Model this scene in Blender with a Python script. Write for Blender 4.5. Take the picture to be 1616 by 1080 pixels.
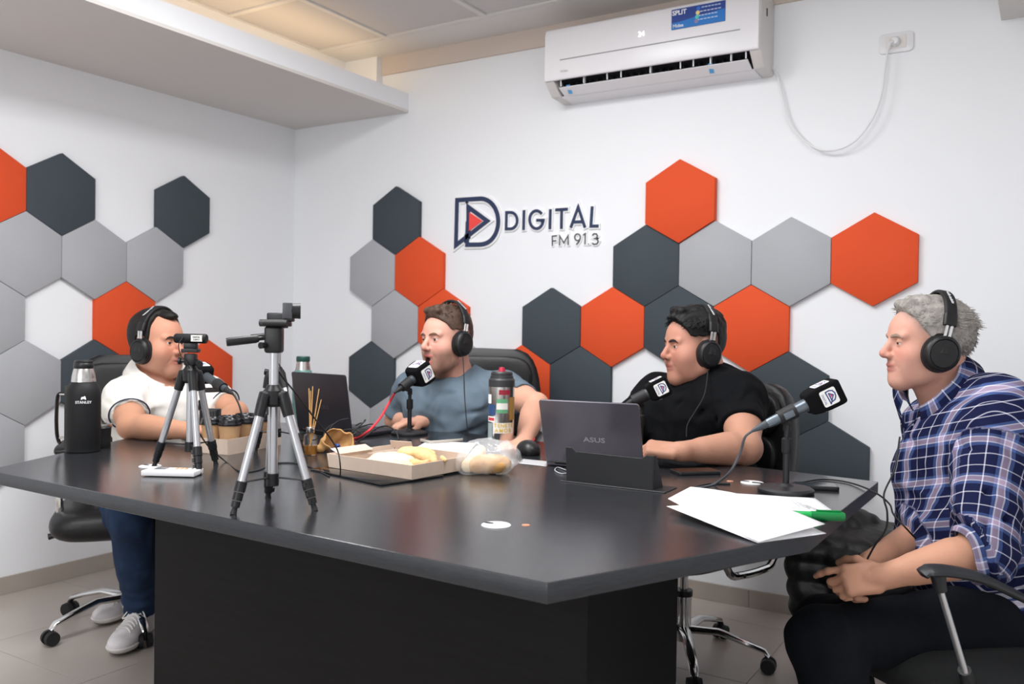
import bpy, bmesh, math, random
import numpy as np
from mathutils import Vector, Matrix, Euler
SC = bpy.context.scene
for _o in list(bpy.data.objects): bpy.data.objects.remove(_o)
# ---------------------------------------------------------------- camera
CAMZ = 1.134
YAW, PITCH, ROLL, FPX = -.5544, -.0149, .015, 1379.75
def cam_axes():
    f = np.array([math.sin(YAW)*math.cos(PITCH), math.cos(YAW)*math.cos(PITCH), math.sin(PITCH)])
    r = np.array([math.cos(YAW), -math.sin(YAW), 0.0]); u = np.cross(r, f)
    return r*math.cos(ROLL)+u*math.sin(ROLL), -r*math.sin(ROLL)+u*math.cos(ROLL), f
CR, CU, CF = cam_axes()
cd = bpy.data.cameras.new('camera'); cam = bpy.data.objects.new('camera', cd); SC.collection.objects.link(cam)
cd.sensor_width = 36.0; cd.lens = 36.0*FPX/1616; cd.clip_start = 0.05
mw = Matrix(((CR[0], CU[0], -CF[0], 0), (CR[1], CU[1], -CF[1], 0), (CR[2], CU[2], -CF[2], CAMZ), (0, 0, 0, 1)))
cam.matrix_world = mw; SC.camera = cam
cd.dof.use_dof = True; cd.dof.focus_distance = 2.25; cd.dof.aperture_fstop = 4.5
# ---------------------------------------------------------------- view, world, lamps
SC.view_settings.view_transform = 'Standard'; SC.view_settings.look = 'None'
SC.view_settings.gamma = 1; SC.view_settings.use_curve_mapping = False
SC.view_settings.exposure = 0.08
SC.cycles.use_denoising = True; SC.cycles.max_bounces = 8; SC.cycles.diffuse_bounces = 5; SC.cycles.glossy_bounces = 4
SC.cycles.transmission_bounces = 6; SC.cycles.transparent_max_bounces = 8
SC.cycles.sample_clamp_indirect = 6
W = bpy.data.worlds.new('world'); SC.world = W; W.use_nodes = True
W.node_tree.nodes['Background'].inputs[0].default_value = (.8, .85, .9, 1)
W.node_tree.nodes['Background'].inputs[1].default_value = 0.3
def area(name, loc, size, power, color=(1, 1, 1), target=None, size_y=None):
    l = bpy.data.lights.new(name, 'AREA'); l.energy = power; l.color = color; l.size = size
    if size_y: l.shape = 'RECTANGLE'; l.size_y = size_y
    o = bpy.data.objects.new(name, l); SC.collection.objects.link(o); o.location = loc
    if target is not None:
        o.rotation_euler = (Vector(target)-Vector(loc)).to_track_quat('-Z', 'Y').to_euler()
    return o
# recessed ceiling panels of the room (out of the frame) and the warm cove strip above the soffit
area('ceiling_panel_light', (-1.75, 1.75, 2.53), .58, 41, (.985, .99, 1), size_y=1.1)
area('ceiling_panel_light', (-1.75, .1, 2.53), .58, 34, (.985, .99, 1), size_y=1.1)
area('ceiling_panel_light', (-.55, 1.6, 2.53), .58, 19, (.985, .99, 1), size_y=1.1)
area('front_fill_light', (-.9, -2.35, 1.85), 2.2, 46, (.97, .985, 1), (-1.4, 2.5, 1.1), 1.6)  # added soft fill from behind the camera; that wall has no window
_c = area('cove_strip_light', (-3.02, 1.75, 2.30), .04, 4.2, (1, .72, .42), None, 3.3); _c.rotation_euler = (math.pi, -.25, 0)

# ---------------------------------------------------------------- pixel helpers (for measuring on real planes)
def ray(x, y): return CF+(x-808)/FPX*CR-(y-540)/FPX*CU
CO = np.array([0, 0, CAMZ])
def at_depth(x, y, d): return CO+ray(x, y)*d
def at_z(x, y, z): q = ray(x, y); return CO+q*(z-CAMZ)/q[2]
def at_y(x, y, Y): q = ray(x, y); return CO+q*Y/q[1]
def at_x(x, y, X): q = ray(x, y); return CO+q*X/q[0]
# ---------------------------------------------------------------- materials
def lin(c):
    if isinstance(c, str):
        c = c.lstrip('#'); c = [int(c[i:i+2], 16)/255 for i in (0, 2, 4)]
    return tuple(((v/12.92) if v <= .04045 else ((v+.055)/1.055)**2.4) for v in c[:3])
MATS = {}
def mat(name, col, rough=.5, metal=0., spec=.5, var=0., vscale=8., bump=0., bscale=60., stretch=(1, 1, 1), coat=0., sss=0.,
        trans=0., alpha=1., emit=0., ior=1.45, sheen=0., detail=4, fold=0., fscale=11.):
    if name in MATS: return MATS[name]
    m = bpy.data.materials.new(name); m.use_nodes = True; nt = m.node_tree; b = nt.nodes['Principled BSDF']
    c = lin(col); b.inputs['Base Color'].default_value = (*c, 1)
    b.inputs['Roughness'].default_value = rough; b.inputs['Metallic'].default_value = metal
    b.inputs['Specular IOR Level'].default_value = spec; b.inputs['IOR'].default_value = ior
    b.inputs['Coat Weight'].default_value = coat; b.inputs['Transmission Weight'].default_value = trans
    b.inputs['Alpha'].default_value = alpha
    if sheen: b.inputs['Sheen Weight'].default_value = sheen
    if sss:
        b.inputs['Subsurface Weight'].default_value = sss; b.inputs['Subsurface Radius'].default_value = (.012, .005, .003)
        b.inputs['Subsurface Scale'].default_value = 1.0
    if emit:
        b.inputs['Emission Color'].default_value = (*c, 1); b.inputs['Emission Strength'].default_value = emit
    if var or bump or fold:
        tc = nt.nodes.new('ShaderNodeTexCoord'); mp = nt.nodes.new('ShaderNodeMapping'); mp.inputs['Scale'].default_value = stretch
        nt.links.new(tc.outputs['Object'], mp.inputs[0])
    if var:
        n = nt.nodes.new('ShaderNodeTexNoise'); n.inputs['Scale'].default_value = vscale; n.inputs['Detail'].default_value = detail
        nt.links.new(mp.outputs[0], n.inputs['Vector'])
        r = nt.nodes.new('ShaderNodeMapRange'); r.inputs[1].default_value = .25; r.inputs[2].default_value = .75
        r.inputs[3].default_value = 1-var; r.inputs[4].default_value = 1+var
        nt.links.new(n.outputs[0], r.inputs[0])
        mx = nt.nodes.new('ShaderNodeMix'); mx.data_type = 'RGBA'; mx.blend_type = 'MULTIPLY'; mx.inputs['Factor'].default_value = 1
        mx.inputs['A'].default_value = (*c, 1); nt.links.new(r.outputs[0], mx.inputs['B']); nt.links.new(mx.outputs['Result'], b.inputs['Base Color'])
    if bump:
        n = nt.nodes.new('ShaderNodeTexNoise'); n.inputs['Scale'].default_value = bscale; n.inputs['Detail'].default_value = 5
        nt.links.new(mp.outputs[0], n.inputs['Vector'])
        bp = nt.nodes.new('ShaderNodeBump'); bp.inputs['Strength'].default_value = bump; bp.inputs['Distance'].default_value = .003
        nt.links.new(n.outputs[0], bp.inputs['Height']); nt.links.new(bp.outputs[0], b.inputs['Normal'])
    if fold:
        mp2 = nt.nodes.new('ShaderNodeMapping'); mp2.inputs['Scale'].default_value = (1, 1, .55); mp2.inputs['Rotation'].default_value = (.4, .5, .3); nt.links.new(tc.outputs['Object'], mp2.inputs[0])
        n = nt.nodes.new('ShaderNodeTexNoise'); n.noise_type = 'RIDGED_MULTIFRACTAL'; n.inputs['Scale'].default_value = fscale; n.inputs['Detail'].default_value = 2.2; n.inputs['Distortion'].default_value = .8
        nt.links.new(mp2.outputs[0], n.inputs['Vector'])
        bf = nt.nodes.new('ShaderNodeBump'); bf.inputs['Strength'].default_value = fold; bf.inputs['Distance'].default_value = .03
        nt.links.new(n.outputs[0], bf.inputs['Height'])
        if bump: nt.links.new(bf.outputs[0], bp.inputs['Normal'])
        else: nt.links.new(bf.outputs[0], b.inputs['Normal'])
    MATS[name] = m; return m
# ---------------------------------------------------------------- mesh builder
class MB:
    def __init__(s): s.v = []; s.f = []; s.mi = []; s.cur = 0
    def add(s, vs, fs):
        o = len(s.v); s.v += [tuple(float(c) for c in v) for v in vs]; s.f += [tuple(i+o for i in f) for f in fs]; s.mi += [s.cur]*len(fs); return s
    def box(s, c, d, rot=None, M=None):
        h = [x/2 for x in d]; R = Euler(rot).to_matrix() if rot else Matrix.Identity(3)
        vs = []
        for sx in (-1, 1):
            for sy in (-1, 1):
                for sz in (-1, 1):
                    p = R @ Vector((sx*h[0], sy*h[1], sz*h[2])) + Vector(c); vs.append(M @ p if M else p)
        return s.add(vs, [(0, 1, 3, 2), (4, 6, 7, 5), (0, 4, 5, 1), (2, 3, 7, 6), (0, 2, 6, 4), (1, 5, 7, 3)])
    def hexa(s, b, t):   # 4 bottom + 4 top points, both counter-clockwise seen from above
        return s.add(list(b)+list(t), [(3, 2, 1, 0), (4, 5, 6, 7), (0, 1, 5, 4), (1, 2, 6, 5), (2, 3, 7, 6), (3, 0, 4, 7)])
    def prism(s, poly, z0, z1, M=None, cap=True):
        n = len(poly); vs = [Vector((p[0], p[1], z0)) for p in poly]+[Vector((p[0], p[1], z1)) for p in poly]
        if M: vs = [M @ v for v in vs]
        fs = [(i, (i+1) % n, n+(i+1) % n, n+i) for i in range(n)]
        if cap: fs += [tuple(range(n-1, -1, -1)), tuple(range(n, 2*n))]
        return s.add(vs, fs)
    def tube(s, pts, r, n=10, cap=True, flat=1.0, up=None):
        pts = [Vector(p) for p in pts]; k = len(pts)
        rs = r if isinstance(r, (list, tuple)) else [r]*k
        vs = []; nrm = Vector(up) if up is not None else None
        for i, p in enumerate(pts):
            t = (pts[min(i+1, k-1)]-pts[max(i-1, 0)]).normalized()
            if nrm is None:
                a = Vector((0, 0, 1)) if abs(t.z) < .9 else Vector((1, 0, 0)); nrm = t.cross(a).normalized()
            nrm = (nrm - t*nrm.dot(t)).normalized(); bn = t.cross(nrm)
            for j in range(n):
                a = 2*math.pi*j/n; vs.append(p+nrm*math.cos(a)*rs[i]+bn*math.sin(a)*rs[i]*flat)
        fs = [(i*n+j, i*n+(j+1) % n, (i+1)*n+(j+1) % n, (i+1)*n+j) for i in range(k-1) for j in range(n)]
        if cap: fs += [tuple(range(n-1, -1, -1)), tuple(range((k-1)*n, k*n))]
        return s.add(vs, fs)
    def lathe(s, prof, c=(0, 0, 0), n=32, M=None, a0=0, a1=2*math.pi):
        full = abs(a1-a0-2*math.pi) < 1e-6; m = n if full else n+1; vs = []
        for (r, z) in prof:
            for j in range(m):
                a = a0+(a1-a0)*j/n; p = Vector((c[0]+r*math.cos(a), c[1]+r*math.sin(a), c[2]+z)); vs.append(M @ p if M else p)
        fs = []
        for i in range(len(prof)-1):
            for j in range(n):
                j2 = (j+1) % m
                fs.append((i*m+j, i*m+j2, (i+1)*m+j2, (i+1)*m+j))
        if full:
            if prof[0][0] > 1e-5: fs.append(tuple(range(m-1, -1, -1)))
            if prof[-1][0] > 1e-5: fs.append(tuple(range((len(prof)-1)*m, len(prof)*m)))
        return s.add(vs, fs)
    def ball(s, c, r, n=16, m=10, M=None):
        r = r if isinstance(r, (tuple, list)) else (r, r, r); vs = []
        for i in range(m+1):
            th = math.pi*i/m
            for j in range(n):
                a = 2*math.pi*j/n; p = Vector((c[0]+r[0]*math.sin(th)*math.cos(a), c[1]+r[1]*math.sin(th)*math.sin(a), c[2]+r[2]*math.cos(th)))
                vs.append(M @ p if M else p)
        fs = [(i*n+j, (i+1)*n+j, (i+1)*n+(j+1) % n, i*n+(j+1) % n) for i in range(m) for j in range(n)]
        return s.add(vs, fs)
    def grid(s, fn, nu, nv, closed_u=False):
        vs = [fn(i/(nu if closed_u else nu-1), j/(nv-1)) for j in range(nv) for i in range(nu)]
        fs = []
        for j in range(nv-1):
            for i in range(nu if closed_u else nu-1):
                i2 = (i+1) % nu; fs.append((j*nu+i, j*nu+i2, (j+1)*nu+i2, (j+1)*nu+i))
        return s.add(vs, fs)
def finish(ob, bevel=0, seg=2, smooth=True, subsurf=0, solid=0, angle=.6):
    me = ob.data
    bm = bmesh.new(); bm.from_mesh(me); bmesh.ops.remove_doubles(bm, verts=bm.verts, dist=1e-5)
    bm.faces.ensure_lookup_table()
    if not solid: bmesh.ops.recalc_face_normals(bm, faces=bm.faces)
    if bevel:
        es = [e for e in bm.edges if len(e.link_faces) == 2 and e.calc_face_angle(0) > .5]
        bmesh.ops.bevel(bm, geom=es, offset=bevel, offset_type='OFFSET', segments=seg, profile=.5, affect='EDGES', clamp_overlap=True)
    if smooth:
        for f in bm.faces: f.smooth = True
        for e in bm.edges:
            e.smooth = not (len(e.link_faces) == 2 and e.calc_face_angle(0) > angle)
    bm.to_mesh(me); bm.free()
    if solid:
        md = ob.modifiers.new('solid', 'SOLIDIFY'); md.thickness = solid; md.offset = 0
    if subsurf:
        md = ob.modifiers.new('sub', 'SUBSURF'); md.levels = subsurf; md.render_levels = subsurf
    return ob
def obj(name, mb, m, parent=None, world=False, **kw):
    me = bpy.data.meshes.new(name); me.from_pydata(mb.v, [], mb.f)
    for x in (m if isinstance(m, (list, tuple)) else [m]): me.materials.append(x)
    if any(mb.mi): me.polygons.foreach_set('material_index', mb.mi)
    ob = bpy.data.objects.new(name, me); SC.collection.objects.link(ob)
    finish(ob, **kw)
    if parent is not None:
        ob.parent = parent
        if world: me.transform(root_matrix(parent).inverted())
    return ob
def root_matrix(p):
    M = Matrix.Translation(p.location) @ p.rotation_euler.to_matrix().to_4x4()
    return (root_matrix(p.parent) @ M) if p.parent else M
def tag(o, label=None, cat=None, group=None, kind=None):
    if label: o['label'] = label
    if cat: o['category'] = cat
    if group: o['group'] = group
    if kind: o['kind'] = kind
    return o
def thing(name, label, cat, loc=(0, 0, 0), rz=0, group=None, rot=None):
    o = bpy.data.objects.new(name, None); SC.collection.objects.link(o); o.location = loc
    o.rotation_euler = rot if rot else (0, 0, rz); o.empty_display_size = .05
    return tag(o, label, cat, group)
def struct(name, mb, m, **kw): return tag(obj(name, mb, m, **kw), kind='structure')
def kids(o): return [c for c in bpy.data.objects if c.parent == o]
def copy_tree(o, parent=None, label=None, loc=None, rz=None):
    c = o.copy(); SC.collection.objects.link(c); c.parent = parent
    if label: c['label'] = label
    if loc is not None: c.location = loc
    if rz is not None: c.rotation_euler = (0, 0, rz)
    for ch in kids(o): copy_tree(ch, c)
    return c
def text_mesh(txt, size, depth=.0006, align='CENTER', bold=0.0, sx=1.0):
    cu = bpy.data.curves.new('text', 'FONT'); cu.body = txt; cu.size = size; cu.extrude = depth; cu.align_x = align; cu.align_y = 'CENTER'
    cu.offset = bold; cu.resolution_u = 3
    to = bpy.data.objects.new('text', cu); SC.collection.objects.link(to)
    dg = bpy.context.evaluated_depsgraph_get(); me = bpy.data.meshes.new_from_object(to.evaluated_get(dg))
    bpy.data.objects.remove(to); me.transform(Matrix.Diagonal((sx, 1, 1, 1))); return me
def text(name, txt, size, m, parent, M, **kw):
    me = text_mesh(txt, size, **kw); me.materials.clear(); me.materials.append(m); me.name = name
    me.transform(M); o = bpy.data.objects.new(name, me); SC.collection.objects.link(o); o.parent = parent; return o
def frame(o, x, y):   # matrix with local x, y axes and origin o
    x = Vector(x).normalized(); y = Vector(y); z = x.cross(y).normalized(); y = z.cross(x)
    return Matrix(((x[0], y[0], z[0], o[0]), (x[1], y[1], z[1], o[1]), (x[2], y[2], z[2], o[2]), (0, 0, 0, 1)))
def catmull(pts, n=8):
    P = [Vector(p) for p in pts]; P = [P[0]*2-P[1]]+P+[P[-1]*2-P[-2]]; out = []
    for i in range(1, len(P)-2):
        for k in range(n):
            t = k/n; a, b, c, d = P[i-1:i+3]
            out.append(.5*((2*b)+(c-a)*t+(2*a-5*b+4*c-d)*t*t+(3*b-a-3*c+d)*t**3))
    out.append(P[-2]); return out
# ================================================================ the room
M_wall = mat('painted_plaster', '#ebedf0', .6, spec=.25, bump=.05, bscale=220)
M_ceil = mat('ceiling_plaster', '#d9d6d3', .7, spec=.2)
M_tile = mat('ceiling_tile', '#cfcccc', .75, spec=.2, bump=.08, bscale=300)
M_bar = mat('ceiling_bar', '#dcdad8', .45)
M_floor = mat('porcelain_tile', '#b3aaa2', .33, spec=.5, var=.05, vscale=5)
M_grout = mat('grout', '#a1988f', .9)
M_skirt = mat('porcelain_skirting', '#aaa198', .35, var=.03)
XL, YB, XR, YF, ZC = -3.685, 3.58, .68, -2.6, 2.553
def wallbox(name, a, b, m, **kw):
    a = np.array(a); b = np.array(b); return struct(name, MB().box((a+b)/2, abs(b-a)), m, **kw)
wallbox('wall_back', (XL-.1, YB, 0), (XR+.1, YB+.1, 2.8), M_wall)
wallbox('wall_left', (XL-.1, YF, 0), (XL, YB, 2.8), M_wall)
wallbox('wall_right', (XR, YF, 0), (XR+.1, YB, 2.8), M_wall)
wallbox('wall_front', (XL-.1, YF-.1, 0), (XR+.1, YF, 2.8), M_wall)
# floor: grout bed with porcelain tiles laid on it
fl = wallbox('floor', (XL-.1, YF-.1, -.05), (XR+.1, YB+.1, -.0025), M_grout)
tile_mesh = None; T = .585
x0 = XL+.002; 
xs = [XL]; x = -3.16
while x > XL: x -= T
x += T
xs += list(np.arange(x, XR, T))+[XR]; y = 2.21
while y > YF: y -= T
y += T
ys = [YF]+list(np.arange(y, YB, T))+[YB]
for i in range(len(xs)-1):
    for j in range(len(ys)-1):
        w, d = xs[i+1]-xs[i], ys[j+1]-ys[j]
        if w < .02 or d < .02: continue
        g = .0012
        full = abs(w-T) < 1e-6 and abs(d-T) < 1e-6
        cx, cy = (xs[i]+xs[i+1])/2, (ys[j]+ys[j+1])/2
        if full and tile_mesh:
            o = bpy.data.objects.new('floor_tile', tile_mesh); SC.collection.objects.link(o); o.parent = fl; o.location = (cx, cy, 0)
            continue
        o = obj('floor_tile', MB().box((0, 0, -.002), (w-2*g, d-2*g, .004)), M_floor, fl, bevel=.0008, seg=1); o.location = (cx, cy, 0)
        if full: tile_mesh = o.data
# skirting tiles
def skirting(name, p0, p1, nrm, start):
    p0 = Vector(p0); p1 = Vector(p1); L = (p1-p0).length; d = (p1-p0)/L; n = Vector(nrm)
    root = struct(name, MB().box((p0+p1)/2+n*.003+Vector((0, 0, .0355)), (abs(d.x)*L+abs(n.x)*.006, abs(d.y)*L+abs(n.y)*.006, .071)), M_grout)
    t = start
    while t < L:
        a, b = max(t, 0), min(t+T, L)
        if b-a > .02:
            c = p0+d*(a+b)/2+n*.0045+Vector((0, 0, .037)); s = (b-a)-.0025
            obj('skirting_tile', MB().box(c, (abs(d.x)*s+abs(n.x)*.009, abs(d.y)*s+abs(n.y)*.009, .074)), M_skirt, root, bevel=.001, seg=1)
        t += T
skirting('baseboard_left', (XL, YF, 0), (XL, YB-.01, 0), (1, 0, 0), -.2)
skirting('baseboard_back', (XL+.01, YB, 0), (XR, YB, 0), (0, -1, 0), -.295)
# left soffit with cove, right soffit
wallbox('trim_1', (XL, YF, 2.248), (-2.868, YB, 2.262), M_ceil)
wallbox('trim_2', (-2.882, YF, 2.262), (-2.868, YB, 2.347), M_wall)
wallbox('trim_3', (XL, YF, 2.262), (-3.262, YB, 2.62), M_wall)
wallbox('trim_4', (-3.262, 3.53, 2.262), (-3.045, YB, 2.62), M_wall)
wallbox('trim_5', (-.182, YF, 2.262), (XR, YB, 2.62), M_ceil)
wallbox('trim_6', (-3.045, YB-.012, 2.462), (-.182, YB, ZC), mat('shaded_band', '#cfc2b8', .7))  # trim band; its tan tone paints in the shade under the ceiling
# ceiling: plaster margin, bars and lay-in tiles
ce = wallbox('ceiling', (XL-.1, YF-.1, 2.60), (XR+.1, YB+.1, 2.72), M_ceil)
wallbox('trim_7', (-3.262, 3.345, ZC), (-.182, YB, 2.61), M_bar)
cs = [-3.262]+[-2.815+T*k for k in range(5)]+[-.182]; rs = [3.33-T*k for k in range(11)]; rs = rs[::-1]; rs[0] = YF
bars = MB()
for xx in cs: bars.box((xx, (YF+3.345)/2, ZC+.006), (.026, 3.345-YF, .012))
for yy in rs: bars.box(((cs[0]+cs[-1])/2, yy, ZC+.0065), (cs[-1]-cs[0], .026, .011))
obj('ceiling_bar', bars, M_bar, ce)
for i in range(len(cs)-1):
    for j in range(len(rs)-1):
        w, d = cs[i+1]-cs[i]-.03, rs[j+1]-rs[j]-.03
        if w < .02: continue
        o = obj('ceiling_tile', MB().box((0, 0, 0), (w, d, .012)), M_tile, ce, bevel=.002, seg=1)
        o.location = ((cs[i]+cs[i+1])/2, (rs[j]+rs[j+1])/2, ZC+.014)
# ---------------------------------------------------------------- hexagonal wall panels
R = .18; PT = .024
M_or = mat('orange_felt', '#d9532e', .75, spec=.2, var=.035, vscale=4, bump=.15, bscale=260)
M_dk = mat('charcoal_felt', '#424a50', .72, spec=.2, var=.06, vscale=4, bump=.15, bscale=260)
M_gr = mat('grey_felt', '#a8aaae', .75, spec=.2, var=.04, vscale=4, bump=.15, bscale=260)
HM = {'o': M_or, 'd': M_dk, 'g': M_gr}; HN = {'o': 'orange', 'd': 'charcoal', 'g': 'grey'}
random.seed(5)
def hexpanel(c, wall, col, label, th=PT):
    rr = R*.994; pts = [(math.sin(math.pi/3*k)*rr, math.cos(math.pi/3*k)*rr) for k in range(6)]
    mb = MB()
    if wall == 'back': F = frame((c[0], YB, c[1]), (1, 0, 0), (0, 0, 1))
    else: F = frame((XL, c[0], c[1]), (0, 1, 0), (0, 0, 1))
    # local z of both frames: back -> (0,-1,0); left -> (1,0,0)
    mb.prism(pts[::-1], 0.0, th, F)
    o = obj('hexagon_panel', mb, HM[col], bevel=.0022, seg=2)
    tag(o, label, 'wall panel', 'hexagonal felt wall panels'); return o
s3 = math.sqrt(3)/2
BX0, BZ0 = -7.6028*R, CAMZ+3.0907*R
LY0, LZ0 = 12.2052*R, CAMZ+3.0776*R
back = [(-10, 0, 'd', 'charcoal hexagonal panel topmost of the left cluster on the logo wall'),
 (-11, 1, 'g', 'grey hexagonal panel left below the top charcoal one, left of logo'),
 (-9, 1, 'o', 'orange hexagonal panel nearest the left side of the logo'),
 (-10, 2, 'g', 'grey hexagonal panel directly left of the teal shirt man\'s head'),
 (-8, 2, 'o', 'orange hexagonal panel right behind the teal shirt man\'s head'),
 (-11, 3, 'd', 'charcoal hexagonal panel low on wall, left of the teal shirt man'),
 (-7, 3, 'g', 'grey hexagonal panel peeking out right of the teal shirt man\'s neck'),
 (-12, 4, 'g', 'grey hexagonal panel low on logo wall behind the open left laptop'),
 (-10, 4, 'g', 'grey hexagonal panel behind the teal shirt man\'s right shoulder'),
 (-5, 3, 'o', 'orange hexagonal panel behind the teal shirt man\'s chair back'),
 (-4, 2, 'd', 'charcoal hexagonal panel below the lettering, left of an orange one'),
 (-2, 2, 'o', 'orange hexagonal panel between two charcoal ones, left of black shirt man'),
 (-3, 3, 'd', 'charcoal hexagonal panel just above the silver laptop lid'),
 (-1, 1, 'd', 'charcoal hexagonal panel lower left of the topmost orange one'),
 (0, 2, 'd', 'charcoal hexagonal panel behind the black shirt man\'s forehead'),
 (1, 1, 'g', 'grey hexagonal panel lower right of the topmost orange one'),
 (3, 1, 'g', 'grey hexagonal panel left of the rightmost orange one'),
 (5, 1, 'o', 'orange hexagonal panel furthest right on the wall, above grey hair'),
 (2, 2, 'o', 'orange hexagonal panel right of the black shirt man\'s headphones'),
 (3, 3, 'd', 'charcoal hexagonal panel behind the black shirt man\'s shoulder and chair'),
 (4, 4, 'd', 'charcoal hexagonal panel lowest on the right, above the table corner'),
 (0, 0, 'o', 'orange hexagonal panel topmost of all on the logo wall')]
for i, r, c, l in back:
    hexpanel((BX0+i*s3*R, BZ0-1.5*R*r), 'back', c, l, PT+(.012 if (i, r) == (0, 0) else 0)+random.uniform(-.0015, .0015))
left = [(-2, 0, 'o', 'orange hexagonal panel cut by the left edge of the photo'),
 (0, 0, 'd', 'charcoal hexagonal panel top left on the left wall'),
 (4, 0, 'd', 'charcoal hexagonal panel nearest the corner, alone high on left wall'),
 (-1, 1, 'g', 'grey hexagonal panel below the orange one at the left edge'),
 (1, 1, 'g', 'grey hexagonal panel right under the top left charcoal one'),
 (3, 1, 'g', 'grey hexagonal panel under the lone high charcoal one'),
 (-2, 2, 'g', 'grey hexagonal panel left of the white hexagonal gap, mid height'),
 (2, 2, 'o', 'orange hexagonal panel behind the white shirt man\'s head'),
 (-1, 3, 'g', 'grey hexagonal panel left of the black thermos'),
 (1, 3, 'd', 'charcoal hexagonal panel behind the black thermos neck'),
 (5, 3, 'o', 'orange hexagonal panel between the two tripods on left wall'),
 (-2, 4, 'g', 'grey hexagonal panel lowest at left edge above the table')]
for i, r, c, l in left: hexpanel((LY0+i*s3*R, LZ0-1.5*R*r), 'left', c, l, PT+random.uniform(-.001, .001))
# ---------------------------------------------------------------- table
M_lam = mat('charcoal_laminate', '#27282b', .17, spec=1.0, var=.25, vscale=9, bump=.07, bscale=90, stretch=(1, 7, 1))
M_edge = mat('charcoal_edging', '#303338', .42, spec=.4, var=.2, vscale=40, stretch=(1, 1, 8), bump=.2, bscale=80)
M_base = mat('black_oak_laminate', '#0d0d0e', .55, spec=.2, var=.35, vscale=6, bump=.2, bscale=60, stretch=(1, 1, 14))
ZT = .75
table = thing('meeting_table', 'large black angular meeting table in the middle of the room', 'table', (-1.5, 1.8, 0))
c0 = [at_z(-19, 741.8, ZT), at_z(863.3, 920.4, ZT), at_z(1277.6, 845, ZT), at_z(1386, 760.5, ZT)]
lm = at_z(196, 693, ZT)
poly = [c0[0][:2], c0[1][:2], c0[2][:2], c0[3][:2], (-1.97, 2.66), (-2.62, 2.45), lm[:2]]
mb = MB(); mb.prism(poly, ZT-.033, ZT); mb.mi = [1]*7+[1, 0]
obj('tabletop', mb, [M_lam, M_edge], table, world=True, bevel=.0012, seg=1)
mb = MB(); mb.box((-1.262, 1.565, (ZT-.033)/2), (1.176, .43, ZT-.033)); obj('pedestal', mb, M_base, table, world=True, bevel=.001, seg=1)
def grommet(px, py, label, r=.029, hole=(-.6, .0)):
    c = at_z(px, py, ZT); g = thing('cable_grommet', label, 'cable grommet', (c[0], c[1], ZT), 0, 'cable grommets in the tabletop')
    obj('ring', MB().lathe([(0, 0), (r, 0), (r, .0012), (r-.002, .0024), (0, .0026)], n=40), mat('white_plastic', '#e4e4e6', .35), g)
    a = MB(); a.prism([(hole[0]*r+.011*math.cos(t), hole[1]*r+.007*math.sin(t)*(1 if math.sin(t) > 0 else .7)) for t in np.linspace(0, 2*math.pi, 14, endpoint=False)], .0022, .0029)
    obj('slot', a, mat('dark_hole', '#23252b', .7), g)
grommet(237, 736.5, 'white round cable grommet by the white sound pad, under the left tripod')
grommet(783, 829.5, 'white round cable grommet alone in the middle of the near tabletop')
grommet(1187, 762.5, 'grey white round cable grommet beside the right microphone base')
for px, py, l in ((830, 829.5, 'small orange cover dot right of the near cable grommet'), (1152, 760, 'small tan cover dot left of the far right cable grommet')):
    c = at_z(px, py, ZT); o = obj('cover_dot', MB().lathe([(0, 0), (.0085, 0), (.008, .0012), (0, .0014)], n=20), mat('tan_cap', '#b98466', .5)); o.location = (c[0], c[1], ZT); tag(o, l, 'cover cap', 'screw cover caps')
# ================================================================ air conditioner
M_acw = mat('ac_white_plastic', '#e8e7ea', .28, spec=.5); M_acg = mat('ac_grey_plastic', '#d6d3d1', .4)
M_dark = mat('vent_dark', '#35373b', .7); M_black = mat('black_plastic', '#17181a', .38, spec=.45)
M_white = mat('white_plastic', '#e4e4e6', .35)
M_blk_matte = mat('matte_black', '#131416', .6, spec=.35, bump=.1, bscale=400)
ac = thing('air_conditioner', 'white split air conditioner with a blue sticker high on the back wall', 'air conditioner', (-1.465, YB, 2.178))
ax0, ax1 = -1.948, -.988
def xprism(prof, x0, x1, mb=None):   # profile in (y, z) extruded along x
    mb = mb or MB(); n = len(prof); a = len(mb.v)
    mb.add([(x0, p[0], p[1]) for p in prof]+[(x1, p[0], p[1]) for p in prof], [(i, n+i, n+(i+1) % n, (i+1) % n) for i in range(n)]+[tuple(range(n)), tuple(range(2*n-1, n-1, -1))])
    return mb
full = [(YB, 2.475), (3.43, 2.475), (3.40, 2.455), (3.392, 2.43), (3.392, 2.232), (3.455, 2.178), (YB, 2.172)]
rec = [(YB, 2.475), (3.43, 2.475), (3.40, 2.455), (3.392, 2.43), (3.392, 2.236), (3.45, 2.252), (3.505, 2.225), (3.47, 2.184), (3.475, 2.178), (YB, 2.172)]
mb = xprism(rec, ax0+.045, ax1-.045); nr = len(rec); mb.mi = [0]*(nr+2)
for k in (4, 5, 6): mb.mi[k] = 1
o = obj('casing', mb, [M_acw, M_dark], ac, world=True, angle=.5)
for u0 in (ax0, ax1-.045): obj('end_cap', xprism(full, u0, u0+.045), M_acg, ac, world=True, bevel=.006, seg=3)
obj('front_panel', xprism([(3.394, 2.462), (3.384, 2.455), (3.377, 2.43), (3.376, 2.25), (3.380, 2.233), (3.394, 2.233)], ax0+.004, ax1-.004), M_acw, ac, world=True, bevel=.004, seg=3)
obj('panel_groove', MB().box((-1.465, 3.3758, 2.317), (.80, .002, .004)), mat('groove_grey', '#8d8c8e', .4), ac, world=True)
fl_ = MB(); xprism([(3.410, 2.205), (3.413, 2.209), (3.47, 2.186), (3.468, 2.180)], ax0+.06, ax1-.055, fl_)
obj('louver_flap', fl_, M_acw, ac, world=True, bevel=.001, seg=1)
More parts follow.
